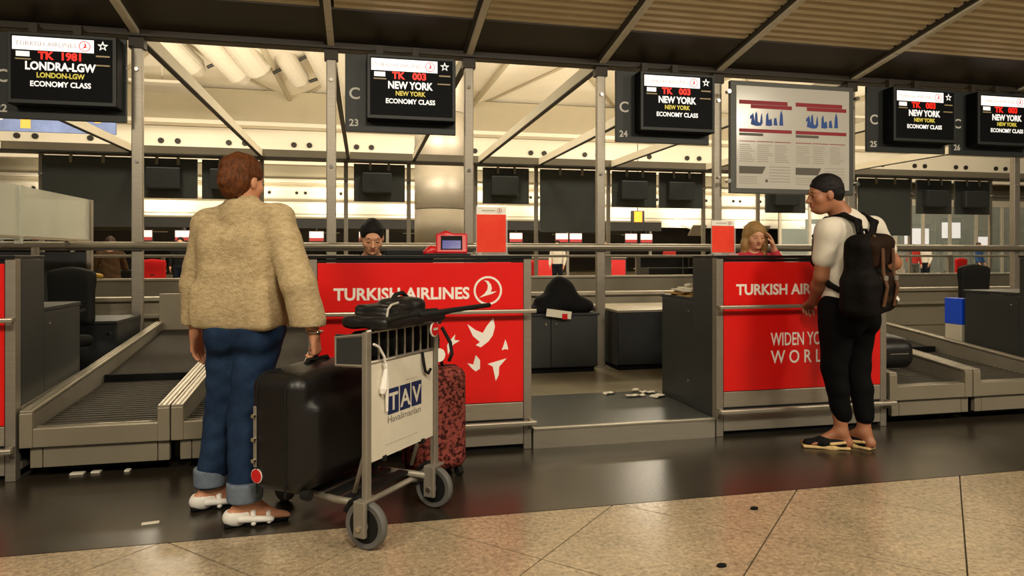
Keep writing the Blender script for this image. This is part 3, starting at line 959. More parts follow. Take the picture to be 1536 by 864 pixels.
# low side fence beside the left belt
sf = thing('belt_side_fence', 'thin steel edge strip between the left desk and the belt', 'strip', (-1.795, 4.1, 0))
m = MB(); m.bar((0, 0.0, 0.375), (0, 0.85, 0.44), 0.012, 0.02); m.build('edge', 'steel', sf)
m = MB(); m.add([(-0.004, 0, 0.10), (0.004, 0, 0.10), (0.004, 0.85, 0.10), (-0.004, 0.85, 0.10), (-0.004, 0, 0.37), (0.004, 0, 0.37), (0.004, 0.85, 0.435), (-0.004, 0.85, 0.435)],
      [(0, 3, 2, 1), (4, 5, 6, 7), (0, 1, 5, 4), (1, 2, 6, 5), (2, 3, 7, 6), (3, 0, 4, 7)]); m.build('web', 'black_matte', sf)

# ================================================================= cabinets behind the desks
def make_cabinet(x0, x1, y0, y1, z1, label, doors=2, top='panel_mid', body='panel_dark'):
    t = thing('low_cabinet', label, 'cabinet', (x0, y0, 0.10), 0, 'low cabinets behind the desks')
    w, d, h = x1 - x0, y1 - y0, z1 - 0.10
    MB().box(0.0, w, 0.02, d, 0.05, h - 0.025).build('body', body, t)
    MB().box(0.02, w - 0.02, 0.05, d, 0.0, 0.05).build('plinth', 'black_matte', t)
    MB().box(-0.012, w + 0.012, -0.01, d, h - 0.024, h).build('top', top, t, bevel=0.003)
    dw = w / doors
    for i in range(doors):
        dr = MB().box(i * dw + 0.004, (i + 1) * dw - 0.004, 0.0, 0.018, 0.06, h - 0.03).build('door', body, t, bevel=0.002)
        MB().lathe([(0.011, -0.012), (0.011, 0.0)], c=((i + 1) * dw - 0.05 if i % 2 == 0 else i * dw + 0.05, 0, h - 0.10), n=10, axis='y').build('lock', 'chrome', dr)
    return t
make_cabinet(1.24, 2.16, 6.02, 6.24, 0.66, 'two-door grey cabinet in the passage with a black bag slumped on it', 2, 'panel_dark', 'panel_mid')
make_cabinet(2.36, 3.48, 6.02, 6.9, 0.68, 'dark cabinet with a pale top to the left of the second desk side', 1, 'steel_h', 'panel_dark')
make_cabinet(-2.375, -1.845, 5.68, 6.24, 0.70, 'dark drawer cabinet behind the left desk beside the belt', 1, 'panel_mid', 'panel_dark')
make_cabinet(3.62, 5.0, 6.62, 7.0, 0.66, 'dark cabinet behind the right-hand baggage belts', 2, 'steel_h', 'panel_dark')

def make_chair(x, y, rz, label, fab='black_matte', name='office_chair', z=0.10, group='office chairs', h=0.0):
    t = thing(name, label, 'chair', (x, y, z), rz, group)
    s = SDF(0.014); s.rbox((0, 0, 0.50), (0.23, 0.22, 0.04), 0.035); s.build('seat', fab, t)
    s = SDF(0.014)
    s.rbox((0, -0.22, 0.80 + h), (0.21, 0.03, 0.19), 0.029)
    s.ell((0, -0.225, 0.93 + h), (0.17, 0.03, 0.08), 0.06)
    s.build('backrest', fab, t)
    MB().bar((0, -0.17, 0.47), (0, -0.245, 0.75 + h), 0.06, 0.02, up=(0, 1, 0)).build('back_support', 'black', t)
    MB().tube([(0, 0, 0.08), (0, 0, 0.46)], 0.028, 10).build('gas_lift', 'steel_dull', t, smooth=True)
    for k in range(5):
        a = 2 * PI * k / 5
        lg = MB(); lg.bar((0.02 * math.cos(a), 0.02 * math.sin(a), 0.10), (0.27 * math.cos(a), 0.27 * math.sin(a), 0.07), 0.04, 0.025)
        l_ = lg.build('leg', 'black', t)
        MB().lathe([(0.028, -0.02), (0.028, 0.02)], c=(0.27 * math.cos(a), 0.27 * math.sin(a), 0.029), n=12, axis='x').build('castor', 'black', l_)
    for sx in (-1, 1):
        MB().tube([(0.2 * sx, 0.02, 0.5), (0.27 * sx, 0.02, 0.56), (0.27 * sx, 0.02, 0.70), (0.27 * sx, -0.1, 0.72)], 0.014, 8).build('arm_rest', 'black', t)
    return t
make_chair(-2.16, 5.22, R(150), 'dark grey office chair behind the left desk', 'rubber')
make_chair(5.88, 5.25, R(190), 'dark office chair behind the desk at the right edge', 'rubber')
make_chair(0.06, 5.20, PI, 'office chair under the staff member with tied-back black hair', 'black_matte')
make_chair(3.16, 5.17, PI, 'office chair under the blonde staff member', 'black_matte')

# ================================================================= flight screens
def star_pts(cx, cz_, r):
    return [(cx + (r if k % 2 == 0 else r * 0.42) * math.sin(PI * k / 5), cz_ + (r if k % 2 == 0 else r * 0.42) * math.cos(PI * k / 5)) for k in range(10)]

def make_board(x0, num, label, flight, city, city2, tilt=0.0, w=0.985):
    t = thing('flight_sign_board', label, 'sign', (x0, 6.14, 2.30), 0, 'flight boards of the near row')
    MB().box(0, w, 0.0, 0.035, 0, 0.69).build('backing_panel', 'board_dark', t, bevel=0.004)
    for xx in (0.30, 0.62):
        MB().box(xx - 0.03, xx + 0.03, 0.0, 0.05, 0.69, 0.78).build('hanger', 'canopy_dark', t)
    text('row_letter', 'C', 0.145, (0.035, -0.001, 0.29), 'letter_grey', t, bold=0.002)
    text('desk_number', num, 0.085, (0.035, -0.001, 0.05), 'letter_grey', t, bold=0.002)
    mo = MB().box(0.185, 0.965, -0.15, -0.01, 0.09, 0.66).build('monitor', 'screen_black', t, bevel=0.008)
    mo_rim = MB().box(0.19, 0.96, -0.158, -0.15, 0.095, 0.655)
    rim = mo_rim.build('bezel', 'board_dark', mo, bevel=0.004)
    y = -0.1595
    MB().box(0.215, 0.935, y, -0.157, 0.125, 0.63).build('screen', 'screen_black', mo)
    y2 = y - 0.0012
    MB().box(0.225, 0.80, y2, y, 0.515, 0.618).build('header_bar', 'lit_white', mo)
    text('header_lettering', 'TURKISH AIRLINES', 0.050, (0.245, y2 - 0.0005, 0.548), 'lit_greytext', mo, width=0.43, ext=0.0005)
    logo_parts('header_emblem', 0.735, 0.566, 0.042, y2 - 0.0003, 'lit_logo', mo)
    MB().flat(star_pts(0.865, 0.575, 0.042), y2, y).build('star_mark', 'lit_text', mo)
    MB().flat(star_pts(0.865, 0.573, 0.022), y2 - 0.001, y2).build('star_centre', 'screen_black', mo)
    MB().box(0.25, 0.345, y2, y, 0.462, 0.502).build('small_caption', 'lit_text', mo)
    MB().box(0.245, 0.355, y2, y, 0.437, 0.447).build('small_caption', 'lit_dim', mo)
    MB().box(0.815, 0.915, y2, y, 0.487, 0.499).build('small_caption', 'lit_dim', mo)
    MB().box(0.80, 0.915, y2, y, 0.415, 0.425).build('small_caption', 'lit_dim', mo)
    text('airline_code', 'TK', 0.082, (0.46, y2, 0.448), 'lit_red', mo, align='CENTER', bold=0.003, ext=0.0006)
    text('flight_number', flight, 0.082, (0.64, y2, 0.448), 'lit_red', mo, align='CENTER', bold=0.003, ext=0.0006)
    text('city_lettering', city, 0.088, (0.565, y2, 0.362), 'lit_text', mo, align='CENTER', bold=0.003, ext=0.0006, width=0.50 if len(city) > 8 else 0.39)
    text('city_lettering', city2, 0.056, (0.565, y2, 0.302), 'lit_yellow', mo, align='CENTER', bold=0.0015, ext=0.0006, width=0.34 if len(city) > 8 else 0.26)
    text('class_lettering', 'ECONOMY CLASS', 0.058, (0.565, y2, 0.232), 'lit_text', mo, align='CENTER', bold=0.0015, ext=0.0006, width=0.43)
    return t
make_board(-2.905, '22', 'dark flight board numbered C 22 with a London flight on its screen', '1981', 'LONDRA-LGW', 'LONDON-LGW')
make_board(-0.158, '23', 'dark flight board numbered C 23 above the desk with birds', '003', 'NEW YORK', 'NEW YORK')
make_board(2.385, '24', 'dark flight board numbered C 24 between two steel posts', '003', 'NEW YORK', 'NEW YORK')
make_board(5.20, '25', 'dark flight board numbered C 25 right of the notice board', '003', 'NEW YORK', 'NEW YORK')
make_board(6.26, '26', 'dark flight board numbered C 26 at the right edge', '003', 'NEW YORK', 'NEW YORK')

# notice board with two printed sheets
nb = thing('notice_board', 'large framed notice board with two red-headed information sheets behind the man', 'notice board', (3.62, 6.16, 1.83))
MB().box(0, 1.43, 0, 0.05, 0, 1.14).build('frame', 'frame_grey', nb, bevel=0.006)
sh = MB().box(0.06, 1.37, -0.008, 0.0, 0.05, 1.09).build('sheet', 'poster_white', nb)
sil = [(-0.115, 0.0), (-0.105, 0.06), (-0.125, 0.05), (-0.12, 0.09), (-0.10, 0.10), (-0.09, 0.12), (-0.08, 0.09), (-0.07, 0.03), (-0.065, 0.11), (-0.05, 0.135), (-0.04, 0.10), (-0.035, 0.03), (-0.01, 0.02), (0.0, 0.09), (0.012, 0.12), (0.02, 0.02), (0.0, -0.01), (-0.05, -0.015)]
for ox in (0.09, 0.735):
    def pb(x0, x1, z0, z1, m): MB().box(ox + x0, ox + x1, -0.0095, -0.008, z0, z1).build('print_block', m, sh)
    pb(0.0, 0.55, 0.905, 0.945, 'maroon_ink'); pb(0.13, 0.60, 0.865, 0.903, 'maroon_ink')
    pb(0.0, 0.60, 0.62, 0.655, 'maroon_ink'); pb(0.0, 0.27, 0.585, 0.612, 'grey_ink')
    for q in range(3):
        pb(q * 0.2, q * 0.2 + 0.185, 0.525, 0.532, 'maroon_ink')
        for z in range(9):
            wdt = random.uniform(0.11, 0.175)
            pb(q * 0.2 + 0.005, q * 0.2 + 0.005 + wdt, 0.49 - z * 0.021, 0.497 - z * 0.021, 'pale_ink')
    MB().flat([(ox, 0.20), (ox + 0.26, 0.20), (ox + 0.30, 0.275), (ox, 0.275)], -0.0095, -0.008).build('print_block', 'grey_ink', sh)
    for z in range(4): pb(0.0, 0.20, 0.165 - z * 0.022, 0.172 - z * 0.022, 'pale_ink')
    for z in range(6): pb(0.34, 0.58, 0.27 - z * 0.03, 0.278 - z * 0.03, 'pale_ink')
    MB().flat([(ox + 0.29, 0.13), (ox + 0.31, 0.15), (ox + 0.33, 0.13), (ox + 0.31, 0.11)], -0.0095, -0.008).build('print_block', 'grey_ink', sh)
    MB().flat([(ox + 0.245 + a, 0.70 + b) for a, b in sil], -0.0095, -0.008).build('figure_print', 'blue_ink', sh)
    MB().flat([(ox + 0.30, 0.695), (ox + 0.305, 0.80), (ox + 0.325, 0.83), (ox + 0.335, 0.75), (ox + 0.365, 0.77), (ox + 0.375, 0.70), (ox + 0.35, 0.69)], -0.0095, -0.008).build('figure_print', 'blue_ink', sh)
    MB().flat([(ox + 0.39, 0.70), (ox + 0.395, 0.77), (ox + 0.42, 0.78), (ox + 0.435, 0.70)], -0.0095, -0.008).build('figure_print', 'blue_ink', sh)
    MB().flat([(ox + 0.455, 0.70), (ox + 0.465, 0.82), (ox + 0.48, 0.86), (ox + 0.495, 0.80), (ox + 0.50, 0.70)], -0.0095, -0.008).build('figure_print', 'blue_ink', sh)
for zz in (0.12, 1.02):
    for xx in (-0.03, 1.46):
        MB().lathe([(0.022, -0.03), (0.022, 0.02)], c=(xx, 0, zz), n=12, axis='y').build('clamp', 'chrome', nb)

# backs of the far row's boards
def far_board(x0, w, z0, label, monitor=True):
    t = thing('far_sign_board', label, 'sign', (x0, 13.42, z0), 0, 'boards of the far row seen from behind')
    MB().box(0, w, 0.0, 0.04, 0, 2.98 - z0).build('backing_panel', 'board_back', t)
    for xx in (w * 0.32, w * 0.68):
        MB().box(xx - 0.025, xx + 0.025, -0.03, 0.0, 2.86 - z0, 3.04 - z0).build('hanger', 'cream_steel', t)
    if monitor:
        MB().box(w * 0.16, w * 0.74, -0.16, 0.0, 0.16, 0.55).build('monitor_back', 'board_dark', t, bevel=0.02)
for x0, w, z0, lab in ((-4.0, 1.0, 2.25, 'back of a far dark sign board just right of the post beside the London screen'), (-2.92, 1.0, 2.25, 'back of a far dark sign board half hidden by the woman\'s head'),
                       (-0.18, 0.98, 2.25, 'back of a far dark sign board above the first staff member'), (2.36, 0.96, 2.25, 'back of a far dark sign board left of the tall dark panel'),
                       (5.13, 1.0, 2.22, 'left one of two far sign boards over the orange sign'), (6.2, 1.02, 2.22, 'right one of two far sign boards over the orange sign'),
                       (8.75, 1.0, 2.15, 'back of a far dark sign board in front of the man\'s face'),
                       (12.72, 0.98, 2.18, 'left one of two far sign boards near the right edge'), (13.8, 1.0, 2.18, 'right one of two far sign boards near the right edge')):
    far_board(x0, w, z0, lab)
far_board(-5.55, 1.45, 1.74, 'tall dark panel of the far row above the glass screen', False)
far_board(3.56, 1.32, 1.68, 'tall dark panel of the far row in the centre between the posts', False)
far_board(11.15, 1.4, 1.66, 'tall dark panel of the far row right of the man\'s shoulder', False)
# ================================================================= things on the desks
def poster_stand(x, y, w, h, label, rz=0.0):
    t = thing('poster_stand', label, 'poster', (x, y, 1.2), rz)
    MB().box(-w / 2, w / 2, -0.003, 0.003, 0.012, h).build('acrylic_sheet', 'acrylic', t)
    MB().box(-w / 2, w / 2, -0.035, 0.035, 0.0, 0.012).build('foot', 'acrylic', t)
    MB().box(-w / 2 + 0.004, w / 2 - 0.012, -0.0045, -0.003, 0.02, h * 0.83).build('red_sheet', 'poster_red', t)
    hd = MB().box(-w / 2 + 0.004, w / 2 - 0.012, -0.0045, -0.003, h * 0.835, h - 0.006).build('header_sheet', 'white', t)
    MB().box(-w * 0.32, w * 0.10, -0.0055, -0.0045, h * 0.89, h * 0.92).build('header_print', 'pale_ink', hd)
    logo_parts('header_emblem', w * 0.24, h * 0.905, h * 0.05, -0.0047, 'maroon_ink', hd)
    return t
poster_stand(0.802, 4.23, 0.205, 0.315, 'upright red poster with a white header standing on the desk with birds')
poster_stand(2.43, 4.23, 0.185, 0.245, 'upright red poster in clear holder on the left end of the slogan desk')

tb = thing('tablet_stand', 'tablet in a bright red case standing on the desk with birds', 'tablet', (0.545, 4.24, 1.2), R(-8))
s = SDF(0.005)
rt = rot_zyx(0, R(-18), 0)
s.rbox((0.0, 0.0, 0.075), (0.10, 0.012, 0.068), 0.011, rot=rt)
s.ell((-0.035, 0.02, 0.135), (0.03, 0.012, 0.022), 0.02)
s.build('case', 'red_plastic', tb)
rm = Matrix.Rotation(R(-18), 3, 'X')
MB().obox(Vector((0.0, 0, 0.075)) + rm @ Vector((0, -0.0130, 0)), (0.135, 0.002, 0.092), rm).build('screen', 'screen_black', tb)
MB().obox(Vector((0.0, 0, 0.075)) + rm @ Vector((0, -0.0142, -0.012)), (0.115, 0.0012, 0.055), rm).build('screen_image', 'screen_blue', tb)
s = SDF(0.005); s.ell((-0.125, 0.0, 0.03), (0.04, 0.03, 0.032)); s.ell((-0.15, 0, 0.018), (0.03, 0.03, 0.018), 0.02)
s.build('card_reader', 'red_plastic', tb)
MB().box(-0.16, 0.12, -0.04, 0.06, 0, 0.012).build('base', 'black', tb, bevel=0.004)
pc = thing('desk_monitor', 'dark rounded monitor top showing above the desk beside the first staff member', 'monitor', (0.30, 4.55, 0.90), 0)
MB().box(-0.16, 0.16, -0.02, 0.02, 0.06, 0.345).build('screen_back', 'black', pc, bevel=0.012)
MB().box(-0.03, 0.03, -0.0, 0.03, 0.0, 0.2).build('stem', 'black', pc)
MB().box(-0.1, 0.1, -0.07, 0.07, 0.0, 0.012).build('foot', 'black', pc)
# papers and a tray on the low desk end
pp = thing('paper_pile', 'untidy pile of tan papers on the low end of the slogan desk', 'papers', (2.40, 4.62, 0.90))
for k in range(5):
    m = MB(); m.obox((random.uniform(-0.02, 0.02), random.uniform(-0.03, 0.03), 0.006 + 0.012 * k), (0.21, 0.30, 0.011), Matrix.Rotation(random.uniform(-0.3, 0.3), 3, 'Z'))
    m.build('sheet', 'straw' if k < 3 else 'paper', pp)
kb = SDF(0.006); kb.ell((0, 0, 0.014), (0.035, 0.03, 0.015), 0.01); kb.ell((0.03, 0.02, 0.01), (0.025, 0.03, 0.01))
o = kb.build('crumpled_paper', 'paper'); o.location = (2.39, 4.66, 0.961)
tag(o, 'small crumpled white paper on the tan pile', 'paper')

# litter on the floor
for i, (x, y, sx, sy, rz_, lab) in enumerate(((1.86, 4.93, 0.09, 0.05, 0.2, 'white paper scrap at the left of the passage litter'), (2.02, 4.80, 0.15, 0.05, 0.1, 'longest white paper scrap lying in the passage'),
                                              (2.16, 4.90, 0.12, 0.06, -0.3, 'curled white paper scrap near the second desk side'), (2.19, 4.76, 0.13, 0.07, 0.5, 'white paper scrap against the second desk side'),
                                              (2.10, 4.99, 0.08, 0.04, 0.9, 'farthest small paper scrap in the passage'))):
    zz = 0.127 if y < 4.99 else 0.128
    m = MB()
    n = 5
    vs = []; fs = []
    for a in range(n + 1):
        for b in range(2):
            vs.append((-sx / 2 + sx * a / n, (-0.5 + b) * sy, 0.004 + 0.012 * abs(math.sin(a * 1.3 + i))))
    for a in range(n): fs.append((2 * a, 2 * a + 2, 2 * a + 3, 2 * a + 1))
    vs2 = [(x_, y_, z_ - 0.003) for x_, y_, z_ in vs]
    m.add(vs, fs); m.add(vs2, [f[::-1] for f in fs])
    o = m.build('paper_scrap', 'paper'); o.location = (x, y, zz); o.rotation_euler = (0, 0, rz_)
    tag(o, lab, 'paper', 'paper scraps in the passage')
o = MB().box(-0.035, 0.035, -0.012, 0.012, 0, 0.004).build('paper_slip', 'paper'); o.location = (-0.93, 3.29, 0.001); o.rotation_euler = (0, 0, 0.15)
tag(o, 'tiny white paper slip on the dark floor left of the woman', 'paper')
for x, y, s_, lab in ((-1.53, 4.12, 0.035, 'white paper scrap under the left belt'), (-1.44, 4.13, 0.024, 'small white scrap under the left belt beside the larger one'), (-1.28, 4.12, 0.014, 'smallest pale scrap under the left belt')):
    o = MB().box(-s_, s_, -0.02, 0.02, 0, 0.010).build('paper_scrap', 'paper', bevel=0.003); o.location = (x, y, 0.0)
    tag(o, lab, 'paper')
for x, y, lab in ((1.345, 2.36, 'small black speck lying on the beige stone floor'), (1.80, 2.86, 'small dark scrap on the stone floor near the granite strip')):
    s = SDF(0.003); s.ell((0, 0, 0.004), (0.016, 0.009, 0.005)); s.ell((0.01, 0.003, 0.003), (0.012, 0.006, 0.004))
    o = s.build('dirt_speck', 'black_matte'); o.location = (x, y, 0.0); tag(o, lab, 'debris')

# black bag on the passage cabinet, with a label sheet
bg = thing('slumped_bag', 'black soft bag slumped on the two-door cabinet in the passage', 'bag', (1.74, 6.10, 0.66))
s = SDF(0.01)
s.ell((0.08, 0.02, 0.17), (0.15, 0.10, 0.17), 0.05); s.ell((0.06, 0.0, 0.09), (0.25, 0.12, 0.12), 0.05); s.ell((-0.14, 0.0, 0.03), (0.26, 0.11, 0.045), 0.05); s.ell((0.27, 0, 0.06), (0.13, 0.10, 0.075), 0.05); s.ell((-0.02, -0.06, 0.06), (0.13, 0.06, 0.07), 0.02)
s.build('body', 'black_matte', bg, disp=lambda x, y, z: 0.006 * np.sin(30 * x + 10 * z) * np.sin(24 * z))
MB().obox((0.02, -0.135, 0.0), (0.24, 0.004, 0.07), Matrix.Rotation(R(8), 3, 'Y')).build('label_sheet', 'paper', bg)
MB().box(0.05, 0.10, -0.142, -0.138, -0.05, 0.0).build('red_tag', 'red_soft', bg)
# black bag lying on the right belt
bl = thing('belt_bag', 'black holdall lying on the baggage belt right of the man', 'bag', (3.94, 4.62, 0.325))
s = SDF(0.01)
s.rbox((0, 0, 0.13), (0.17, 0.30, 0.12), 0.09); s.ell((-0.02, 0, 0.21), (0.13, 0.25, 0.07), 0.04)
s.build('body', 'case_black', bl, disp=lambda x, y, z: 0.004 * np.sin(26 * y + 8 * z))
MB().tube([(0.03, -0.1, 0.24), (0.03, -0.06, 0.32), (0.03, 0.06, 0.32), (0.03, 0.1, 0.24)], 0.011, 8).build('handle', 'rubber', bl, smooth=True)
MB().box(-0.08, 0.08, -0.302, -0.294, 0.13, 0.136).build('zip', 'steel_dull', bl)

# blue and white panel box by the right desk
bx = thing('blue_white_box', 'upright box with blue upper half and white lower half beside the right desk', 'box', (4.94, 4.62, 0.0))
bx.location = (5.20, 4.92, 0.10)
MB().box(-0.075, 0.02, 0.0, 0.17, 0.0, 0.49).build('lower_half', 'white_panel', bx, bevel=0.004)
MB().box(-0.078, 0.02, -0.003, 0.173, 0.49, 0.72).build('upper_half', 'blue_sign', bx, bevel=0.004)

# glass screen at the far left
gs = thing('glass_screen', 'clear glass screen box standing behind the left desk', 'glass screen', (-2.41, 4.4, 0.90))
MB().box(-0.006, 0.006, 0.0, 2.36, 0.44, 0.80).build('side_pane', 'glass_reflection_tint', gs)
MB().box(-1.4, 0.0, 2.35, 2.362, 0.44, 0.80).build('end_pane', 'glass_reflection_tint', gs)
MB().box(-1.4, -0.02, 0.9, 0.912, 0.385, 0.72).build('middle_pane', 'glass', gs)
MB().box(-0.02, 0.02, 2.33, 2.38, -0.35, 0.80).build('corner_post', 'steel', gs)
MB().box(-0.015, 0.015, 0.0, 2.36, 0.42, 0.44).build('bottom_channel', 'steel_h', gs)
MB().box(-0.02, 0.02, 1.05, 1.09, 0.385, 0.80).build('clamp_post', 'glass_reflection_tint', gs)
MB().box(-0.9, -0.02, 2.30, 2.34, -0.35, 0.33).build('lower_panel', 'panel_dark', gs)
MB().box(-0.02, 0.02, 1.3, 1.34, -0.35, 0.36).build('lower_post', 'cream_steel', gs)

# ================================================================= the luggage trolley
TR = thing('luggage_trolley', 'steel airport luggage trolley with white advertising panel and grey wheels', 'trolley', (0.013, 2.82, 0), math.atan2(0.782, 0.623))
W_ = 0.51
for xx in (0.0, W_):
    p = MB(); p.bar((xx, 0, 0.17), (xx, 0, 0.885), 0.034, 0.026, up=(0, 1, 0)); p.build('upright', 'steel_dull', TR, bevel=0.004)
    sgn = -1 if xx == 0 else 1
    f = MB().box(xx - 0.052 if sgn < 0 else xx - 0.052, (xx - 0.030) if sgn < 0 else xx - 0.030, -0.028, 0.028, 0.06, 0.20)
    f.box(xx - 0.052, xx + 0.045, -0.028, 0.028, 0.194, 0.206)
    fk = f.build('fork', 'steel_dull', TR, bevel=0.004)
    MB().lathe([(0.012, -0.058), (0.012, 0.03)], c=(xx, 0, 0.098), n=10, axis='x').build('axle_bolt', 'chrome', fk)
    wh = MB().lathe([(0.070, -0.018), (0.092, -0.020), (0.098, -0.010), (0.098, 0.010), (0.092, 0.020), (0.070, 0.018)], c=(xx, 0, 0.098), n=32, axis='x').build('wheel', 'tyre', TR)
    for p_ in wh.data.polygons: p_.use_smooth = abs(p_.normal.x) < 0.6
    hb = MB().lathe([(0.068, -0.0185), (0.072, -0.0185), (0.072, 0.0185), (0.068, 0.0185)], c=(xx, 0, 0.098), n=28, axis='x')
    hb.build('wheel_disc', 'rubber', wh)
    MB().lathe([(0.022, -0.026), (0.022, 0.026)], c=(xx, 0, 0.098), n=14, axis='x').build('hub', 'steel_dull', wh)
    gd = MB().tube([(xx, -0.115 * math.cos(a) * -1, 0.098 + 0.112 * math.sin(a)) for a in (R(20), R(45), R(70), R(95))], 0.012, 6)
    gd.build('wheel_guard', 'rubber', fk)
# axle and low frame
MB().tube([(0.0, 0.05, 0.13), (0.06, 0.10, 0.13), (0.45, 0.10, 0.13), (0.51, 0.05, 0.13)], 0.014, 8).build('rear_cross_tube', 'steel_dull', TR, smooth=True)
for xx in (0.045, 0.465):
    MB().tube([(xx, 0.02, 0.16), (xx, 0.20, 0.155), (xx + (0.10 if xx < 0.2 else -0.10), 0.72, 0.14)], 0.016, 8).build('side_rail', 'steel_dull', TR, smooth=True)
    MB().tube([(xx, 0.03, 0.42), (xx, 0.10, 0.20)], 0.010, 6).build('stay', 'steel_dull', TR, smooth=True)
for k, yy in enumerate((0.14, 0.24, 0.34, 0.44, 0.54, 0.64)):
    ins = 0.045 + 0.10 * max(0, (yy - 0.2)) / 0.52
    MB().box(ins, W_ - ins, yy - 0.03, yy + 0.03, 0.158, 0.170).build('platform_slat', 'rubber', TR, bevel=0.003)
MB().tube([(0.145, 0.72, 0.14), (0.20, 0.78, 0.15), (0.31, 0.78, 0.15), (0.365, 0.72, 0.14)], 0.016, 8).build('nose_tube', 'steel_dull', TR, smooth=True)
nw = MB().lathe([(0.05, -0.016), (0.058, -0.012), (0.058, 0.012), (0.05, 0.016)], c=(0.255, 0.70, 0.058), n=22, axis='x').build('nose_wheel', 'tyre', TR)
MB().box(0.232, 0.278, 0.68, 0.72, 0.09, 0.14).build('nose_fork', 'steel_dull', nw)
# basket
MB().tube([(0, 0, 0.885), (W_, 0, 0.885)], 0.009, 8).build('basket_rail', 'steel', TR, smooth=True)
MB().tube([(0, 0, 0.755), (W_, 0, 0.755)], 0.009, 8).build('basket_rail', 'steel', TR, smooth=True)
for k in range(7):
    x = 0.075 + k * 0.062
    MB().tube([(x, -0.004, 0.757), (x, -0.004, 0.883)], 0.0055, 6).build('basket_bar', 'steel', TR)
for xx in (0.0, W_):
    MB().box(xx - 0.004, xx + 0.004, 0.0, 0.16, 0.74, 0.87).build('basket_side', 'panel_mid', TR)
    MB().tube([(xx, 0.0, 0.875), (xx, 0.16, 0.855), (xx, 0.16, 0.74), (xx, 0.0, 0.745)], 0.008, 6).build('side_hoop', 'steel_dull', TR)
MB().box(0, W_, 0.0, 0.16, 0.742, 0.75).build('basket_floor', 'steel_dull', TR)
MB().box(0, W_, 0.155, 0.163, 0.745, 0.86).build('basket_back', 'panel_dark', TR)
# handlebar on its two arms
hbz = 0.97
MB().tube([(-0.03, -0.28, hbz), (W_ + 0.03, -0.28, hbz)], 0.011, 12).build('handle_bar', 'rubber', TR, smooth=True)
for xx in (0.03, W_ - 0.03):
    MB().tube([(xx, 0.0, 0.885), (xx, -0.06, 0.925), (xx, -0.20, 0.96), (xx, -0.28, hbz)], 0.0075, 8).build('handle_arm', 'rubber', TR, smooth=True)
# advertising panel
pn = MB().box(0.022, W_ - 0.022, -0.006, 0.002, 0.345, 0.748).build('advert_panel', 'white_panel', TR)
for i, ch in enumerate('TAV'):
    x = 0.135 + i * 0.088
    MB().box(x, x + 0.078, -0.0075, -0.006, 0.518, 0.628).build('logo_square', 'navy_ink', pn)
    text('logo_letter', ch, 0.105, (x + 0.039, -0.0080, 0.535), 'white_panel', pn, align='CENTER', ext=0.0004, bold=0.002)
text('lettering', 'Havalimanları', 0.042, (0.135, -0.0065, 0.482), 'grey_ink', pn, width=0.25, ext=0.0005)
MB().box(0.12, 0.36, -0.0075, -0.006, 0.392, 0.396).build('small_caption', 'pale_ink', pn)
MB().box(0.27, 0.36, -0.0075, -0.006, 0.644, 0.650).build('small_caption', 'pale_ink', pn)
for xx in (0.11, 0.40):
    MB().box(xx - 0.012, xx + 0.012, -0.012, 0.01, 0.33, 0.352).build('clip', 'rubber', pn)
# hook of the bungee, white ribbon
MB().tube([(0.39, -0.012, 0.755), (0.392, -0.02, 0.70), (0.40, -0.022, 0.665), (0.425, -0.022, 0.652), (0.445, -0.022, 0.67)], 0.007, 8).build('hook', 'rubber', TR, smooth=True)
rb = MB()
rb.tube([(0.02, -0.02, 0.835), (0.05, -0.025, 0.82), (0.085, -0.025, 0.775), (0.10, -0.02, 0.742)], 0.0055, 6)
rb.build('ribbon', 'white', TR)
rb = MB()
rb.tube([(0.10, -0.018, 0.742), (0.105, -0.018, 0.72), (0.085, -0.018, 0.64), (0.08, -0.018, 0.62)], [0.012, 0.009, 0.018, 0.012], 8)
rb.tube([(0.105, -0.018, 0.74), (0.115, -0.016, 0.66), (0.115, -0.016, 0.54)], [0.008, 0.009, 0.006], 8)
rb.build('ribbon_tails', 'white', TR)

def on_trolley(o):
    o.location = TR.location; o.rotation_euler = TR.rotation_euler
    return o
# black bag in the basket with flat folded part and strap
hb = on_trolley(thing('cabin_bag', 'black cabin bag lying on top of the trolley basket', 'bag', (0, 0, 0)))
s = SDF(0.006)
s.rbox((0.245, 0.03, 0.919), (0.235, 0.12, 0.026), 0.022)
s.rbox((0.25, 0.06, 0.962), (0.15, 0.09, 0.024), 0.02, 0.02)
s.ell((0.29, 0.05, 0.995), (0.10, 0.07, 0.018), 0.02)
s.ell((0.36, 0.03, 0.985), (0.07, 0.06, 0.022), 0.02)
s.build('body', 'case_black', hb, disp=lambda x, y, z: 0.003 * np.sin(40 * x) * np.sin(50 * y))
MB().tube([(0.07, -0.05, 0.945), (0.075, -0.052, 0.975), (0.12, -0.035, 0.99), (0.19, -0.02, 0.995)], 0.005, 6).build('piping', 'pale_ink', hb)
MB().tube([(0.20, -0.075, 0.945), (0.30, -0.085, 0.955), (0.42, -0.07, 0.95)], 0.009, 6).build('grab_handle', 'rubber', hb, smooth=True)
MB().tube([(0.24, 0.05, 1.0), (0.27, 0.05, 1.025), (0.32, 0.05, 1.03), (0.36, 0.05, 1.005)], 0.010, 6).build('carry_strap', 'rubber', hb, smooth=True)
ib = on_trolley(thing('basket_pouch', 'black pouch inside the wire basket of the trolley', 'bag', (0, 0, 0)))
s = SDF(0.007); s.rbox((0.25, 0.082, 0.815), (0.20, 0.062, 0.062), 0.03); s.build('body', 'black_matte', ib)
MB().box(0.10, 0.40, 0.018, 0.022, 0.83, 0.836).build('zip', 'rubber', ib)
tg = on_trolley(thing('round_tag', 'round red luggage tag hanging at the trolley basket', 'tag', (0, 0, 0)))
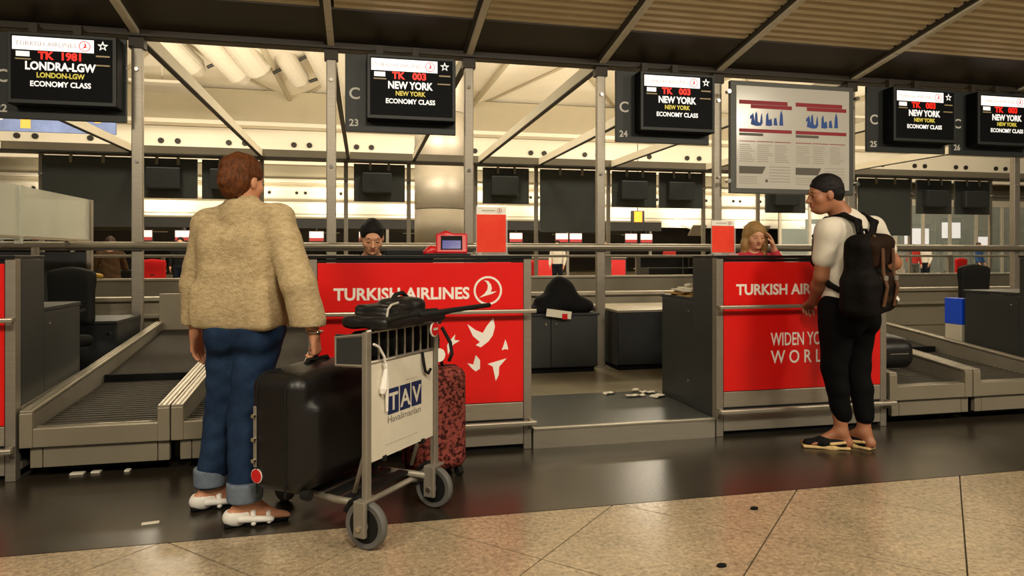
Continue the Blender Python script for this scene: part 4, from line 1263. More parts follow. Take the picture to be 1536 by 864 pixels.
MB().lathe([(0.034, -0.042), (0.036, -0.040), (0.036, -0.036), (0.034, -0.034)], c=(0.405, -0.03, 0.862), n=24, axis='y').build('rim', 'white', tg)
tf = MB().lathe([(0.030, -0.0445), (0.030, -0.0425)], c=(0.405, -0.03, 0.862), n=24, axis='y').build('face', 'red_plastic', tg)
MB().box(0.386, 0.424, -0.0755, -0.0745, 0.857, 0.868).build('tag_print', 'pale_ink', tf)
MB().tube([(0.405, -0.068, 0.897), (0.395, -0.075, 0.93)], 0.004, 6).build('loop', 'rubber', tg)

# big black suitcase standing across the trolley
bc = on_trolley(thing('black_suitcase', 'big black suitcase standing on the trolley, held by the woman', 'suitcase', (0, 0, 0)))
cx, cy, cw, cd, zb, zt_ = 0.148, 0.395, 0.545, 0.31, 0.172, 0.70
s = SDF(0.008)
s.rbox((cx, cy, (zb + zt_) / 2 + 0.012), (cw / 2, cd / 2 - 0.012, (zt_ - zb) / 2 - 0.012), 0.065)
s.rbox((cx, cy - 0.02, 0.42), (cw / 2 - 0.05, cd / 2 + 0.005, 0.17), 0.05, 0.03)
s.ell((cx + 0.02, cy, zt_ - 0.04), (0.22, 0.12, 0.055), 0.05)
s.build('shell', 'case_black', bc)
for yy in (-0.075, 0.085):
    m = MB()
    pts = []
    hx, z0, z1, rr = cw / 2 + 0.001, zb + 0.02, zt_ + 0.001, 0.068
    for a in range(0, 181, 15):
        aa = R(a)
        sx = 1 if a < 90 else -1
        pts.append((cx + (hx - rr) * (1 if a < 90 else -1 if a > 90 else 0) + rr * math.cos(aa), cy + yy, z1 - rr + rr * math.sin(aa)))
    pts = [(cx + hx, cy + yy, z0)] + pts + [(cx - hx, cy + yy, z0)]
    m.tube(pts, 0.0045, 6); m.build('zip', 'rubber', bc)
hd = MB().tube([(cx - 0.075, cy, zt_ + 0.008), (cx - 0.06, cy, zt_ + 0.032), (cx + 0.06, cy, zt_ + 0.032), (cx + 0.075, cy, zt_ + 0.008)], 0.011, 8).build('carry_handle', 'rubber', bc, smooth=True)
for sx in (-0.085, 0.085):
    MB().box(cx + sx - 0.022, cx + sx + 0.022, cy - 0.02, cy + 0.02, zt_ - 0.004, zt_ + 0.014).build('handle_mount', 'steel_dull', hd, bevel=0.004)
edge = MB().box(cx - cw / 2 - 0.006, cx - cw / 2 + 0.02, cy + 0.082, cy + 0.104, 0.30, 0.56).build('metal_edge', 'steel_dull', bc, bevel=0.004)
for zz in (0.33, 0.42, 0.52):
    MB().lathe([(0.009, -0.016), (0.009, 0.0)], c=(cx - cw / 2 - 0.003, cy + 0.093, zz), n=10, axis='x').build('stud', 'chrome', edge)
st_ = MB().lathe([(0.028, -0.004), (0.028, 0.0)], c=(cx - cw / 2 - 0.002, cy + 0.085, 0.265), n=22, axis='x').build('round_sticker', 'red_plastic', bc)
MB().lathe([(0.031, -0.003), (0.031, 0.0)], c=(cx - cw / 2 - 0.001, cy + 0.085, 0.265), n=22, axis='x').build('sticker_rim', 'white', st_)
MB().box(cx - 0.18, cx - 0.135, cy - cd / 2 - 0.004, cy - cd / 2 + 0.004, 0.385, 0.393).build('badge', 'steel', bc)
for xx in (cx - 0.22, cx + 0.22):
    MB().lathe([(0.02, -0.02), (0.02, 0.02)], c=(xx, cy - 0.14, 0.20), n=12, axis='y').build('castor', 'rubber', bc)

# red leopard print case on the floor behind the trolley
lc = thing('leopard_case', 'red case with dark leopard spots standing behind the trolley', 'suitcase', (0.375, 3.66, 0.0), R(22))
s = SDF(0.008); s.rbox((0, 0, 0.32), (0.165, 0.10, 0.275), 0.06); s.build('shell', 'leopard', lc)
m = MB()
pts = []
for a in range(0, 181, 15):
    aa = R(a); pts.append(((0.107) * (1 if a < 90 else -1 if a > 90 else 0) + 0.06 * math.cos(aa), 0.0, 0.595 - 0.06 + 0.06 * math.sin(aa)))
m.tube([(0.167, 0, 0.08)] + pts + [(-0.167, 0, 0.08)], 0.006, 6); m.build('zip', 'rubber', lc)
MB().tube([(-0.05, 0.0, 0.59), (-0.045, 0, 0.625), (0.045, 0, 0.625), (0.05, 0, 0.59)], 0.010, 8).build('carry_handle', 'rubber', lc, smooth=True)
for xx in (-0.05, 0.05):
    MB().tube([(xx, 0.06, 0.58), (xx, 0.06, 0.83)], 0.008, 8).build('pull_tube', 'steel_dull', lc, smooth=True)
MB().box(-0.075, 0.075, 0.045, 0.075, 0.82, 0.85).build('pull_grip', 'rubber', lc, bevel=0.008)
for xx in (-0.12, 0.12):
    MB().lathe([(0.028, -0.014), (0.028, 0.014)], c=(xx, 0.06, 0.028), n=14, axis='x').build('castor', 'rubber', lc)
    MB().lathe([(0.028, -0.014), (0.028, 0.014)], c=(xx, -0.06, 0.028), n=14, axis='x').build('castor', 'rubber', lc)
lt = MB().lathe([(0.036, -0.02), (0.036, -0.008)], c=(0.0, -0.04, 0.665), n=18, axis='y').build('round_charm', 'white', lc)
MB().tube([(0.0, -0.05, 0.70), (0.02, -0.02, 0.74), (0.05, 0.06, 0.80)], 0.004, 6).build('charm_cord', 'rubber', lc)
MB().tube([(0.075, 0.05, 0.80), (0.10, 0.0, 0.72), (0.10, -0.02, 0.66), (0.08, -0.02, 0.62)], 0.010, 6).build('hanging_strap', 'rubber', lc, smooth=True)

# ================================================================= far row and next islands
src = [o for o in bpy.data.objects if o.parent is None and o.name == 'check_in_desk.002'][0]
for x0, lab in ((-4.2, 'back of a far desk seen between the left belts and the glass screen'), (8.0, 'dark back of a far desk left of the slogan desk'), (12.6, 'dark back of a far desk at the right')):
    c = copy_tree(src); c.location = (x0, 15.9, 0); c.rotation_euler = (0, 0, PI)
    c.name = 'far_desk'
    tag(c, lab, 'desk', 'desks of the far row')
# red chairs of the far row
for x, y, rz_, lab in ((-3.62, 13.0, R(10), 'bright red far chair seen beside the C 22 post'), (4.55, 18.5, R(-10), 'bright red far chair just right of the desk with birds'),
                       (14.3, 14.0, R(12), 'bright red far chair to the right of the man')):
    make_chair(x, y, rz_, lab, 'red_soft', 'red_chair', 0.10 if y < 16 else 0.0, 'red chairs of the far row', 0.02)
yb = thing('yellow_pouch', 'small dull yellow pouch lying on the conveyor wall at the left', 'pouch', (-3.05, 8.58, 0.93))
s = SDF(0.01); s.ell((0, 0, 0.035), (0.13, 0.05, 0.035)); s.build('body', 'yellow', yb)
MB().tube([(-0.06, -0.03, 0.06), (0, -0.04, 0.075), (0.06, -0.03, 0.06)], 0.006, 6).build('handle', 'brown_cloth', yb)

# next island: dark canopy, lit signs, red desk fronts
nc = thing('distant_canopy', 'dark low canopy band of the next check-in island', 'canopy', (0, 29, 2.32))
MB().box(-16, 13.5, 0, 5, 0, 0.45).build('band', 'hall_dark', nc)
MB().box(-16, 13.5, -0.05, 0.0, 0.40, 0.47).build('cap', 'hall_grey', nc)
for x in range(-15, 14, 4):
    MB().box(x - 0.06, x + 0.06, 0.1, 0.2, -2.32, 0).build('leg', 'steel_dull', nc)
k = 0
for x in (-12.3, -11.0, -8.7, -7.3, -3.4, -2.2, -0.2, 5.35, 6.25, 8.35, 9.0, 11.65, 12.4):
    t = thing('distant_lit_sign', 'small pinkish lit sign with red lower edge on the next island', 'sign', (x, 28.9, 1.75), 0, 'lit signs of the next island')
    MB().box(0, 0.62, 0, 0.06, 0, 0.46).build('casing', 'hall_dark', t)
    MB().box(0.03, 0.59, -0.012, 0.0, 0.17, 0.43).build('lit_face', 'lit_pink', t)
    MB().box(0.03, 0.59, -0.012, 0.0, 0.04, 0.165).build('red_band', 'red_plastic', t)
    MB().box(0.28, 0.34, 0.02, 0.05, 0.46, 0.60).build('hanger', 'hall_dark', t)
for x in (-13, -9.5, -4.2, -0.6, 5.0, 6.9, 10.3, 12.2, 16.5, 21.0):
    t = thing('distant_red_desk', 'distant red fronted check-in desk of the next island', 'desk', (x, 28.6, 0), 0, 'red desks of the next island')
    MB().box(0, 1.3, 0, 0.4, 0.0, 1.08).build('body', 'panel_dark', t)
    MB().box(0.05, 1.25, -0.02, 0.0, 0.3, 1.0).build('front_panel', 'red', t)
    MB().box(-0.02, 1.32, -0.04, 0.42, 1.08, 1.12).build('top', 'hall_grey', t)
    MB().box(0.0, 1.3, -0.03, 0.0, 0.05, 0.28).build('kick_panel', 'steel_dull', t)
wf = thing('white_partition', 'bright white L shaped partition behind the man\'s elbow', 'partition', (12.9, 15.0, 0))
MB().box(0, 0.9, 0, 0.05, 0.85, 1.25).build('top_panel', 'white', wf)
MB().box(0.7, 0.95, 0, 0.05, 0.1, 0.85).build('side_panel', 'white', wf)
# glazed shopfront frame far right
gf = thing('glazed_partition', 'row of pale glazing frames far behind on the right', 'glass partition', (18.0, 26.5, 0))
for k in range(10):
    MB().box(k * 1.5 - 0.06, k * 1.5 + 0.06, 0, 0.1, 0, 3.6).build('mullion', 'hall_tube', gf)
    MB().box(k * 1.5 + 0.06, k * 1.5 + 1.44, 0.04, 0.06, 0.1, 3.5).build('pane', 'glass', gf)
MB().box(-0.1, 15, -0.02, 0.12, 3.5, 3.8).build('head', 'hall_tube', gf)
MB().box(-0.1, 15, -0.01, 0.11, 1.5, 1.6).build('transom', 'hall_tube', gf)

# lit shop windows far off on the right
for k, (x, w, z0, z1) in enumerate(((26.5, 1.2, 2.2, 3.1), (28.6, 1.6, 1.5, 2.6), (31.0, 0.8, 2.4, 3.2), (33.2, 1.8, 1.9, 2.9), (36.0, 1.4, 2.3, 3.3), (38.6, 1.0, 1.6, 2.4))):
    t = thing('lit_shop_window', 'glowing shop window in the distance, %s from the left' % ('first', 'second', 'third', 'fourth', 'fifth', 'sixth')[k], 'shop window', (x, 36.0, 0), 0, 'distant lit shop windows')
    MB().box(-0.15, w + 0.15, 0.0, 0.3, 0, z1 + 0.3).build('frame', 'back_dark', t)
    MB().box(0, w, -0.03, 0.0, z0, z1).build('lit_pane', 'lit_white', t)
    MB().box(0.1, w - 0.1, -0.03, 0.0, 0.3, z0 - 0.15).build('display', 'cloth_blue' if k % 2 else 'hall_grey', t)
# ================================================================= people
def V3(*a): return np.array(a, float)
def unit(v): v = np.array(v, float); return v / np.linalg.norm(v)

def add_hand(s, w, d, n, side, size=1.0, curl=0.35, spread=1.0, thumb_in=0.25):
    """palm, four unequal fingers with three bends each, thumb from the side of the palm"""
    w = np.array(w, float); d = unit(d); n = unit(n); side = unit(side)
    offs = (0.030, 0.010, -0.010, -0.028); lens = (0.070, 0.079, 0.073, 0.056); rad = (0.0088, 0.0090, 0.0086, 0.0078)
    for o, L_, r in zip(offs, lens, rad):
        kn = w + d * (0.088 - abs(o - 0.005) * 0.25) * size + side * o * size
        s.cone(w + side * o * 0.6 * size, kn, 0.0145 * size, 0.0115 * size, 0.012, (1, 1, 1))
        p = kn; a = 0.0
        for j, f in enumerate((0.45, 0.30, 0.25)):
            a += curl * (0.8 if j == 0 else 1.1)
            dr = d * math.cos(a) + n * math.sin(a) + side * o * 1.2 * spread
            q = p + unit(dr) * L_ * f * size
            s.cone(p, q, r * size * (1 - 0.08 * j), r * size * (0.94 - 0.08 * j), 0.003)
            p = q
    t0 = w + d * 0.022 * size + side * 0.020 * size
    t1 = t0 + unit(d * 0.75 + side * 0.75 + n * thumb_in) * 0.042 * size
    t2 = t1 + unit(d * 0.95 + side * 0.25 + n * thumb_in * 2) * 0.034 * size
    t3 = t2 + unit(d * 0.9 + side * 0.0 + n * thumb_in * 3) * 0.026 * size
    s.cone(t0, t1, 0.015 * size, 0.0115 * size, 0.010); s.cone(t1, t2, 0.011 * size, 0.0098 * size, 0.004); s.cone(t2, t3, 0.0098 * size, 0.0085 * size, 0.003)

def add_head(s, c, rm, sc=1.0, male=False):
    c = np.array(c, float)
    def P(x, y, z): return c + rm @ (V3(x, y, z) * sc)
    def E(x, y, z, rx, ry, rz_, k=0.015, sub=False): s.ell(P(x, y, z), V3(rx, ry, rz_) * sc, k, rm, sub)
    E(0, -0.014, 0.028, 0.074, 0.094, 0.086)
    E(0, 0.022, -0.035, 0.060, 0.064, 0.085, 0.03)
    E(0, 0.045, -0.088, 0.036 if male else 0.031, 0.036, 0.030, 0.03)
    E(0, 0.074, 0.014, 0.046, 0.016, 0.013, 0.018)
    for sx in (-1, 1):
        E(sx * 0.042, 0.052, -0.035, 0.022, 0.025, 0.025, 0.02)
        E(sx * 0.030, 0.094, -0.006, 0.017, 0.014, 0.011, 0.010, True)
        E(sx * 0.030, 0.072, -0.008, 0.0135, 0.0135, 0.0125, 0.004)
        E(sx * 0.074, -0.006, -0.016, 0.008, 0.020, 0.031, 0.006)
        E(sx * 0.012, 0.092, -0.042, 0.010, 0.010, 0.008, 0.006)
    s.cone(P(0, 0.080, 0.002), P(0, 0.106, -0.038), 0.007 * sc, 0.0125 * sc, 0.008)
    E(0, 0.078, -0.064, 0.026, 0.016, 0.013, 0.012)
    E(0, 0.0905, -0.066, 0.020, 0.010, 0.0022, 0.004, True)
    E(0, 0.080, -0.095, 0.014, 0.012, 0.010, 0.012)

def face_parts(parent, c, rm, brow_mat, sc=1.0, closed=False):
    c = np.array(c, float)
    def P(x, y, z): return c + rm @ (V3(x, y, z) * sc)
    for sx in (-1, 1):
        s = SDF(0.0022)
        s.cone(P(sx * 0.016, 0.0865, 0.012), P(sx * 0.032, 0.084, 0.017), 0.0036, 0.0036, 0.002); s.cone(P(sx * 0.032, 0.084, 0.017), P(sx * 0.047, 0.070, 0.012), 0.0036, 0.0026, 0.002)
        s.build('eyebrow', brow_mat, parent)
        s = SDF(0.0022); s.ell(P(sx * 0.030, 0.0845, -0.0105 if closed else -0.008), V3(0.012, 0.004, 0.0026 if closed else 0.005) * sc, 0.0, rm)
        s.build('eye', 'eye_dark', parent)
    s = SDF(0.0025); s.ell(P(0, 0.089, -0.062), V3(0.021, 0.0075, 0.0048) * sc, 0.0, rm); s.ell(P(0, 0.088, -0.0705), V3(0.018, 0.0075, 0.0055) * sc, 0.001, rm)
    s.build('lips', 'lips', parent)

def add_foot(s, ank, heel, dirn, length=0.235):
    ank = np.array(ank, float); heel = np.array(heel, float); d = unit(dirn)
    sd = V3(d[1], -d[0], 0)
    s.cone(ank, heel + V3(0, 0, 0.03), 0.036, 0.030, 0.02)
    ball = heel + d * length * 0.68 + V3(0, 0, 0.022)
    s.cone(ank + d * 0.02, ball, 0.034, 0.022, 0.03); s.cone(heel + V3(0, 0, 0.028), ball, 0.028, 0.022, 0.02)
    for o, L_ in ((-0.028, 0.80), (-0.014, 0.92), (0.0, 0.97), (0.014, 0.98), (0.028, 1.0)):
        s.cone(ball + sd * o * 0.9, heel + d * length * L_ + sd * o + V3(0, 0, 0.012), 0.016, 0.010, 0.006)

def wrinkle(amp, f, seed):
    rs = np.random.RandomState(seed)
    ks = rs.randn(7, 3) * f; ph = rs.rand(7) * 6.28
    def fn(x, y, z):
        q = np.zeros_like(x)
        for k, p in zip(ks, ph): q = q + np.sin(k[0] * x + k[1] * y + k[2] * z * 1.6 + p)
        return amp * q / 3.0
    return fn

# ---------------------------------------------------------------- the woman with the woven jacket
wm = thing('person', 'woman in a cream woven jacket and blue jeans seen from behind', 'person', (-0.54, 3.34, 0), R(-25))
hc_, hr_ = V3(0.0, -0.012, 1.552), rot_zyx(R(-12), R(-6), 0)
LS, LE, LW = V3(-0.185, -0.01, 1.345), V3(-0.268, 0.0, 1.07), V3(-0.283, 0.025, 0.825)
RS, RE, RW = V3(0.190, -0.03, 1.355), V3(0.318, -0.075, 1.075), V3(0.366, -0.02, 0.842)
LA, RA = V3(-0.195, 0.02, 0.10), V3(0.085, -0.125, 0.10)
LK, RK = V3(-0.135, 0.025, 0.46), V3(0.02, -0.035, 0.47)
LHp, RHp = V3(-0.085, 0.0, 0.86), V3(0.095, 0.0, 0.86)
Lh, Ld = V3(-0.232, -0.02, 0.012), unit((0.70, 0.71, 0)); Rh, Rd = V3(0.045, -0.158, 0.012), unit((0.80, 0.60, 0))
s = SDF(0.0062)
add_head(s, hc_, hr_)
s.cone((0.0, -0.03, 1.49), (0.005, -0.02, 1.36), 0.052, 0.058, 0.03)
s.cone((0, 0.0, 1.30), (0, 0, 1.12), 0.10, 0.10, 0.05, (1.2, 0.8, 1)); s.cone((0, 0, 1.12), (0.005, 0, 0.90), 0.10, 0.115, 0.05, (1.2, 0.9, 1))
for a, b, c_ in ((LS, LE, LW), (RS, RE, RW)):
    s.cone((0, -0.015, 1.36), a, 0.06, 0.052, 0.04); s.cone(a, b, 0.050, 0.040, 0.02); s.cone(b, c_, 0.038, 0.027, 0.015)
for a, b, c_ in ((LHp, LK, LA), (RHp, RK, RA)):
    s.cone(a, b, 0.085, 0.055, 0.04); s.cone(b, c_, 0.054, 0.036, 0.02)
add_foot(s, LA, Lh, Ld); add_foot(s, RA, Rh, Rd)
add_hand(s, LW, (0.03, 0.10, -1), (1, 0.2, 0.05), (0.1, 1, 0.05), 1.0, 0.30)
add_hand(s, RW, (0.05, 0.18, -1), (-1, 0.1, -0.1), (-0.1, 1, 0.15), 1.0, 0.85, 0.4, 0.5)
s.build('body', 'skin_f', wm)
face_parts(wm, hc_, hr_, 'hair_auburn')
s = SDF(0.007)
def HP(x, y, z): return hc_ + hr_ @ V3(x, y, z)
s.ell(HP(0, -0.016, 0.032), (0.084, 0.103, 0.093), 0.01, hr_)
s.ell(HP(0, -0.055, -0.02), (0.074, 0.062, 0.085), 0.03, hr_)
s.ell(HP(0.005, -0.100, -0.012), (0.044, 0.040, 0.070), 0.015, hr_)
s.ell(HP(-0.01, -0.092, 0.045), (0.038, 0.032, 0.035), 0.015, hr_)
s.ell(HP(0, 0.105, -0.055), (0.080, 0.085, 0.095), 0.01, hr_, True)
s.ell(HP(0, 0.06, -0.10), (0.09, 0.10, 0.06), 0.01, hr_, True)
s.build('hair', 'hair_auburn', wm, disp=wrinkle(0.0035, 60, 3))
# jacket
CL, CR = V3(-0.283, 0.015, 0.895), V3(0.348, -0.045, 0.905)
s = SDF(0.0075)
s.rbox((0.0, -0.005, 1.115), (0.205, 0.135, 0.245), 0.10, 0.03)
s.rbox((0.0, -0.0, 0.96), (0.20, 0.140, 0.10), 0.03, 0.05)
for a, b, c_, r0, r1, r2 in ((LS, LE, CL, 0.074, 0.064, 0.056), (RS, RE, CR, 0.076, 0.076, 0.080)):
    s.cone((0, -0.015, 1.39), a, 0.075, 0.070, 0.05); s.cone(a, b, r0, r1, 0.025); s.cone(b, c_, r1, r2, 0.02)
s.cone((0.0, -0.022, 1.37), (0.004, -0.022, 1.435), 0.088, 0.068, 0.03)
for c_ in (CL, CR):  # flat cuffs
    dd = V3(0, 0, -1)
    s.rbox(c_ + dd * 0.088, (0.13, 0.13, 0.062), 0.0, 0.0, None, True)
s.build('jacket', 'tweed', wm, disp=wrinkle(0.0032, 15, 5))
s = SDF(0.007)
s.cone((0.003, -0.022, 1.405), (0.004, -0.024, 1.455), 0.080, 0.066, 0.0); s.cone((0.003, -0.022, 1.46), (0.003, -0.022, 1.53), 0.062, 0.062, 0.005, sub=True)
s.build('collar', 'tweed', wm)
# jeans
s = SDF(0.0075)
s.ell((0.005, 0.0, 0.875), (0.178, 0.135, 0.12), 0.03)
s.ell((-0.07, -0.055, 0.83), (0.09, 0.085, 0.09), 0.04); s.ell((0.085, -0.055, 0.83), (0.09, 0.085, 0.09), 0.04)
LC, RC = LA + V3(0, 0, 0.0), RA + V3(0, 0, 0.0)
for a, b, c_ in ((LHp, LK, LC), (RHp, RK, RC)):
    s.cone(a, b, 0.103, 0.075, 0.03); s.cone(b, c_ + V3(0, 0, 0.02), 0.075, 0.069, 0.03)
s.rbox((0, 0, 0.045), (0.5, 0.5, 0.062), 0.0, 0.0, None, True)
jn = s.build('jeans', 'denim', wm, disp=wrinkle(0.003, 20, 8))
for c_ in (LC, RC):
    s = SDF(0.006); s.cone(c_ + V3(0, 0, 0.03), c_ + V3(0, 0, 0.075), 0.077, 0.078, 0.0); s.rbox(c_ + V3(0, 0, -0.045), (0.12, 0.12, 0.055), 0, 0.0, None, True)
    s.rbox(c_ + V3(0, 0, 0.155), (0.12, 0.12, 0.062), 0, 0.0, None, True)
    s.build('cuff', 'denim_cuff', jn)
# white sandals
def sandal(parent, heel, d, L_=0.25):
    yaw = math.atan2(-d[0], d[1]); rm = rot_zyx(yaw)
    def P(x, y, z): return np.array([heel[0], heel[1], 0]) + rm @ V3(x, y, z)
    s = SDF(0.005); s.rbox(P(0, 0.02, 0.0125), (0.034, 0.055, 0.012), 0.011, 0.02, rm); s.rbox(P(0, 0.15, 0.0105), (0.042, 0.085, 0.010), 0.009, 0.03, rm)
    so = s.build('sandal', 'black_matte', parent)
    s = SDF(0.005)
    s.ell(P(0, 0.020, 0.042), (0.047, 0.062, 0.046), 0.0, rm); s.ell(P(0, 0.03, 0.085), (0.040, 0.06, 0.035), 0.0, rm, True)
    s.ell(P(0, 0.115, 0.06), (0.06, 0.05, 0.06), 0.0, rm, True)
    s.build('heel_cup', 'white', so)
    for a in (0.085, 0.15):
        s = SDF(0.005); s.cone(P(-0.045, a + 0.03, 0.016), P(-0.02, a + 0.01, 0.062 - (a - 0.085) * 0.25), 0.012, 0.012, 0.005); s.cone(P(-0.02, a + 0.01, 0.062 - (a - 0.085) * 0.25), P(0.022, a, 0.060 - (a - 0.085) * 0.25), 0.012, 0.012, 0.005); s.cone(P(0.022, a, 0.060 - (a - 0.085) * 0.25), P(0.045, a, 0.016), 0.012, 0.012, 0.005)
        s.build('strap', 'white', so)
    s = SDF(0.005); s.cone(P(0.040, 0.03, 0.040), P(0.047, 0.16, 0.025), 0.016, 0.013, 0.003); s.build('strap', 'white', so)
sandal(wm, Lh, Ld); sandal(wm, Rh, Rd)
MB().tube([tuple(RW + V3(0.036 * math.cos(a), 0.036 * math.sin(a), 0.012)) for a in np.linspace(0, 2 * PI, 17)], 0.0055, 6).build('bracelet_watch', 'chrome', wm, smooth=True)

# ---------------------------------------------------------------- the man with the backpack
mn = thing('person', 'man in a white t-shirt and black cropped trousers leaning at the desk', 'person', (2.92, 3.65, 0), R(25))
hc_, hr_ = V3(-0.128, 0.055, 1.580), rot_zyx(R(50), R(-6), 0)
LS, LE, LW = V3(-0.170, 0.01, 1.345), V3(-0.165, 0.055, 1.075), V3(0.020, 0.205, 0.905)
RS, RE, RW = V3(0.255, -0.055, 1.372), V3(0.395, -0.130, 1.150), V3(0.370, 0.09, 1.035)
LHp, RHp = V3(-0.055, 0.01, 0.86), V3(0.125, -0.03, 0.86)
LK, RK = V3(-0.035, 0.04, 0.50), V3(0.115, -0.03, 0.50)
LA, RA = V3(-0.020, 0.0, 0.10), V3(0.098, -0.085, 0.10)
Lh, Ld = V3(-0.004, -0.025, 0.012), unit((-0.62, 0.78, 0)); Rh, Rd = V3(0.095, -0.118, 0.012), unit((0.10, 1.0, 0))
s = SDF(0.0062)
add_head(s, hc_, hr_, 1.0, True)
s.cone(hc_ + V3(0.05, -0.03, -0.06), (0.02, -0.02, 1.40), 0.058, 0.064, 0.03)
s.cone((0.03, -0.015, 1.34), (0.035, -0.01, 1.12), 0.125, 0.115, 0.05, (1.3, 0.85, 1)); s.cone((0.035, -0.01, 1.12), (0.035, -0.01, 0.90), 0.115, 0.115, 0.05, (1.2, 0.9, 1))
for a, b, c_ in ((LS, LE, LW), (RS, RE, RW)):
    s.cone((0.03, -0.02, 1.37), a, 0.065, 0.058, 0.04); s.cone(a, b, 0.054, 0.044, 0.02); s.cone(b, b + (c_ - b) * 0.35, 0.044, 0.043, 0.015); s.cone(b + (c_ - b) * 0.35, c_, 0.043, 0.029, 0.015)
for a, b, c_ in ((LHp, LK, LA), (RHp, RK, RA)):
    s.cone(a, b, 0.088, 0.058, 0.04); s.cone(b, b + (c_ - b) * 0.35, 0.056, 0.056, 0.02); s.cone(b + (c_ - b) * 0.35, c_, 0.056, 0.036, 0.02)
add_foot(s, LA, Lh, Ld, 0.255); add_foot(s, RA, Rh, Rd, 0.255)
add_hand(s, LW, (0.62, 0.72, -0.42), (-0.1, -0.3, -1), (0.75, -0.66, 0.0), 1.08, 0.62)
add_hand(s, RW, (-0.5, 0.8, -0.1), (-0.6, -0.4, 0.1), (0, 0, 1), 1.05, 0.4)
s.build('body', 'skin_m', mn)
face_parts(mn, hc_, hr_, 'hair_black')
s = SDF(0.006)
s.ell(HP(0, -0.018, 0.034), (0.080, 0.100, 0.092), 0.01, hr_)
s.ell(HP(0, -0.065, -0.01), (0.066, 0.045, 0.06), 0.03, hr_)
s.ell(HP(0, 0.125, -0.045), (0.070, 0.085, 0.102), 0.02, hr_, True)
s.ell(HP(0, 0.085, -0.085), (0.12, 0.085, 0.085), 0.01, hr_, True)
s.rbox(HP(0, 0.02, -0.115), (0.12, 0.095, 0.06), 0.03, 0.01, hr_, True)
s.build('hair', 'hair_black', mn, disp=wrinkle(0.0015, 90, 4))
# t-shirt
s = SDF(0.0075)
s.cone((0.03, -0.015, 1.33), (0.04, -0.005, 1.10), 0.140, 0.135, 0.05, (1.28, 0.9, 1)); s.cone((0.04, -0.005, 1.10), (0.04, 0.0, 0.93), 0.135, 0.140, 0.05, (1.22, 0.95, 1))
for a, b in ((LS, LE), (RS, RE)):
    e_ = a + (b - a) * 0.60
    s.cone((0.03, -0.02, 1.385), a, 0.072, 0.070, 0.05); s.cone(a, e_, 0.072, 0.066, 0.03)
s.cone((0.02, -0.02, 1.38), (0.01, -0.018, 1.425), 0.085, 0.070, 0.03)
s.rbox((0.04, 0, 0.83), (0.4, 0.4, 0.08), 0, 0.0, rot_zyx(0, 0, R(6)), True)
s.build('t_shirt', 'shirt', mn, disp=wrinkle(0.005, 17, 15))
# cropped trousers
s = SDF(0.0075)
s.ell((0.035, -0.015, 0.86), (0.185, 0.145, 0.125), 0.03)
s.ell((-0.04, -0.07, 0.80), (0.09, 0.085, 0.10), 0.04); s.ell((0.11, -0.09, 0.80), (0.09, 0.085, 0.10), 0.04)
for a, b, c_ in ((LHp, LK, LA), (RHp, RK, RA)):
    e_ = c_ + V3(0, 0, 0.10)
    s.cone(a, b, 0.115, 0.076, 0.02); s.cone(b, b + (e_ - b) * 0.45, 0.076, 0.068, 0.02); s.cone(b + (e_ - b) * 0.45, e_, 0.068, 0.054, 0.02)
    s.rbox(c_ + V3(0, 0, 0.005), (0.12, 0.12, 0.06), 0, 0.0, None, True)
s.build('trousers', 'trousers', mn, disp=wrinkle(0.004, 18, 21))
def slip_on(parent, heel, d, L_=0.27):
    yaw = math.atan2(-d[0], d[1]); rm = rot_zyx(yaw)
    def P(x, y, z): return np.array([heel[0], heel[1], 0]) + rm @ V3(x, y, z)
    s = SDF(0.005)
    s.cone(P(0, 0.035, 0.035), P(0, 0.14, 0.036), 0.041, 0.043, 0.01, (1, 1, 0.85)); s.cone(P(0, 0.14, 0.034), P(0, 0.225, 0.026), 0.043, 0.032, 0.02, (1, 1, 0.75))
    s.cone(P(0, 0.03, 0.092), P(0, 0.10, 0.096), 0.032, 0.036, 0.01, sub=True)
    s.rbox(P(0, 0.1, -0.03), (0.2, 0.3, 0.044), 0, 0.0, rm, True)
    sh_ = s.build('slip_on_shoe', 'black_matte', parent)
    s = SDF(0.005); s.rbox(P(0, 0.05, 0.009), (0.040, 0.065, 0.009), 0.008, 0.02, rm); s.rbox(P(0, 0.17, 0.009), (0.045, 0.09, 0.009), 0.008, 0.04, rm)
    s.build('rope_sole', 'espadrille', sh_)
    s = SDF(0.004); s.cone(P(-0.044, 0.10, 0.035), P(-0.030, 0.02, 0.045), 0.010, 0.010, 0.003); s.cone(P(0.044, 0.10, 0.035), P(0.030, 0.02, 0.045), 0.010, 0.010, 0.003)
    s.build('pale_stripe', 'espadrille', sh_)
slip_on(mn, Lh, Ld); slip_on(mn, Rh, Rd)
MB().tube([tuple(RW + 0.035 * (V3(1, 0, 0) * math.cos(a) + V3(0, 0.15, 1) * math.sin(a))) for a in np.linspace(0, 2 * PI, 17)], 0.008, 6).build('wrist_watch', 'black', mn, smooth=True)

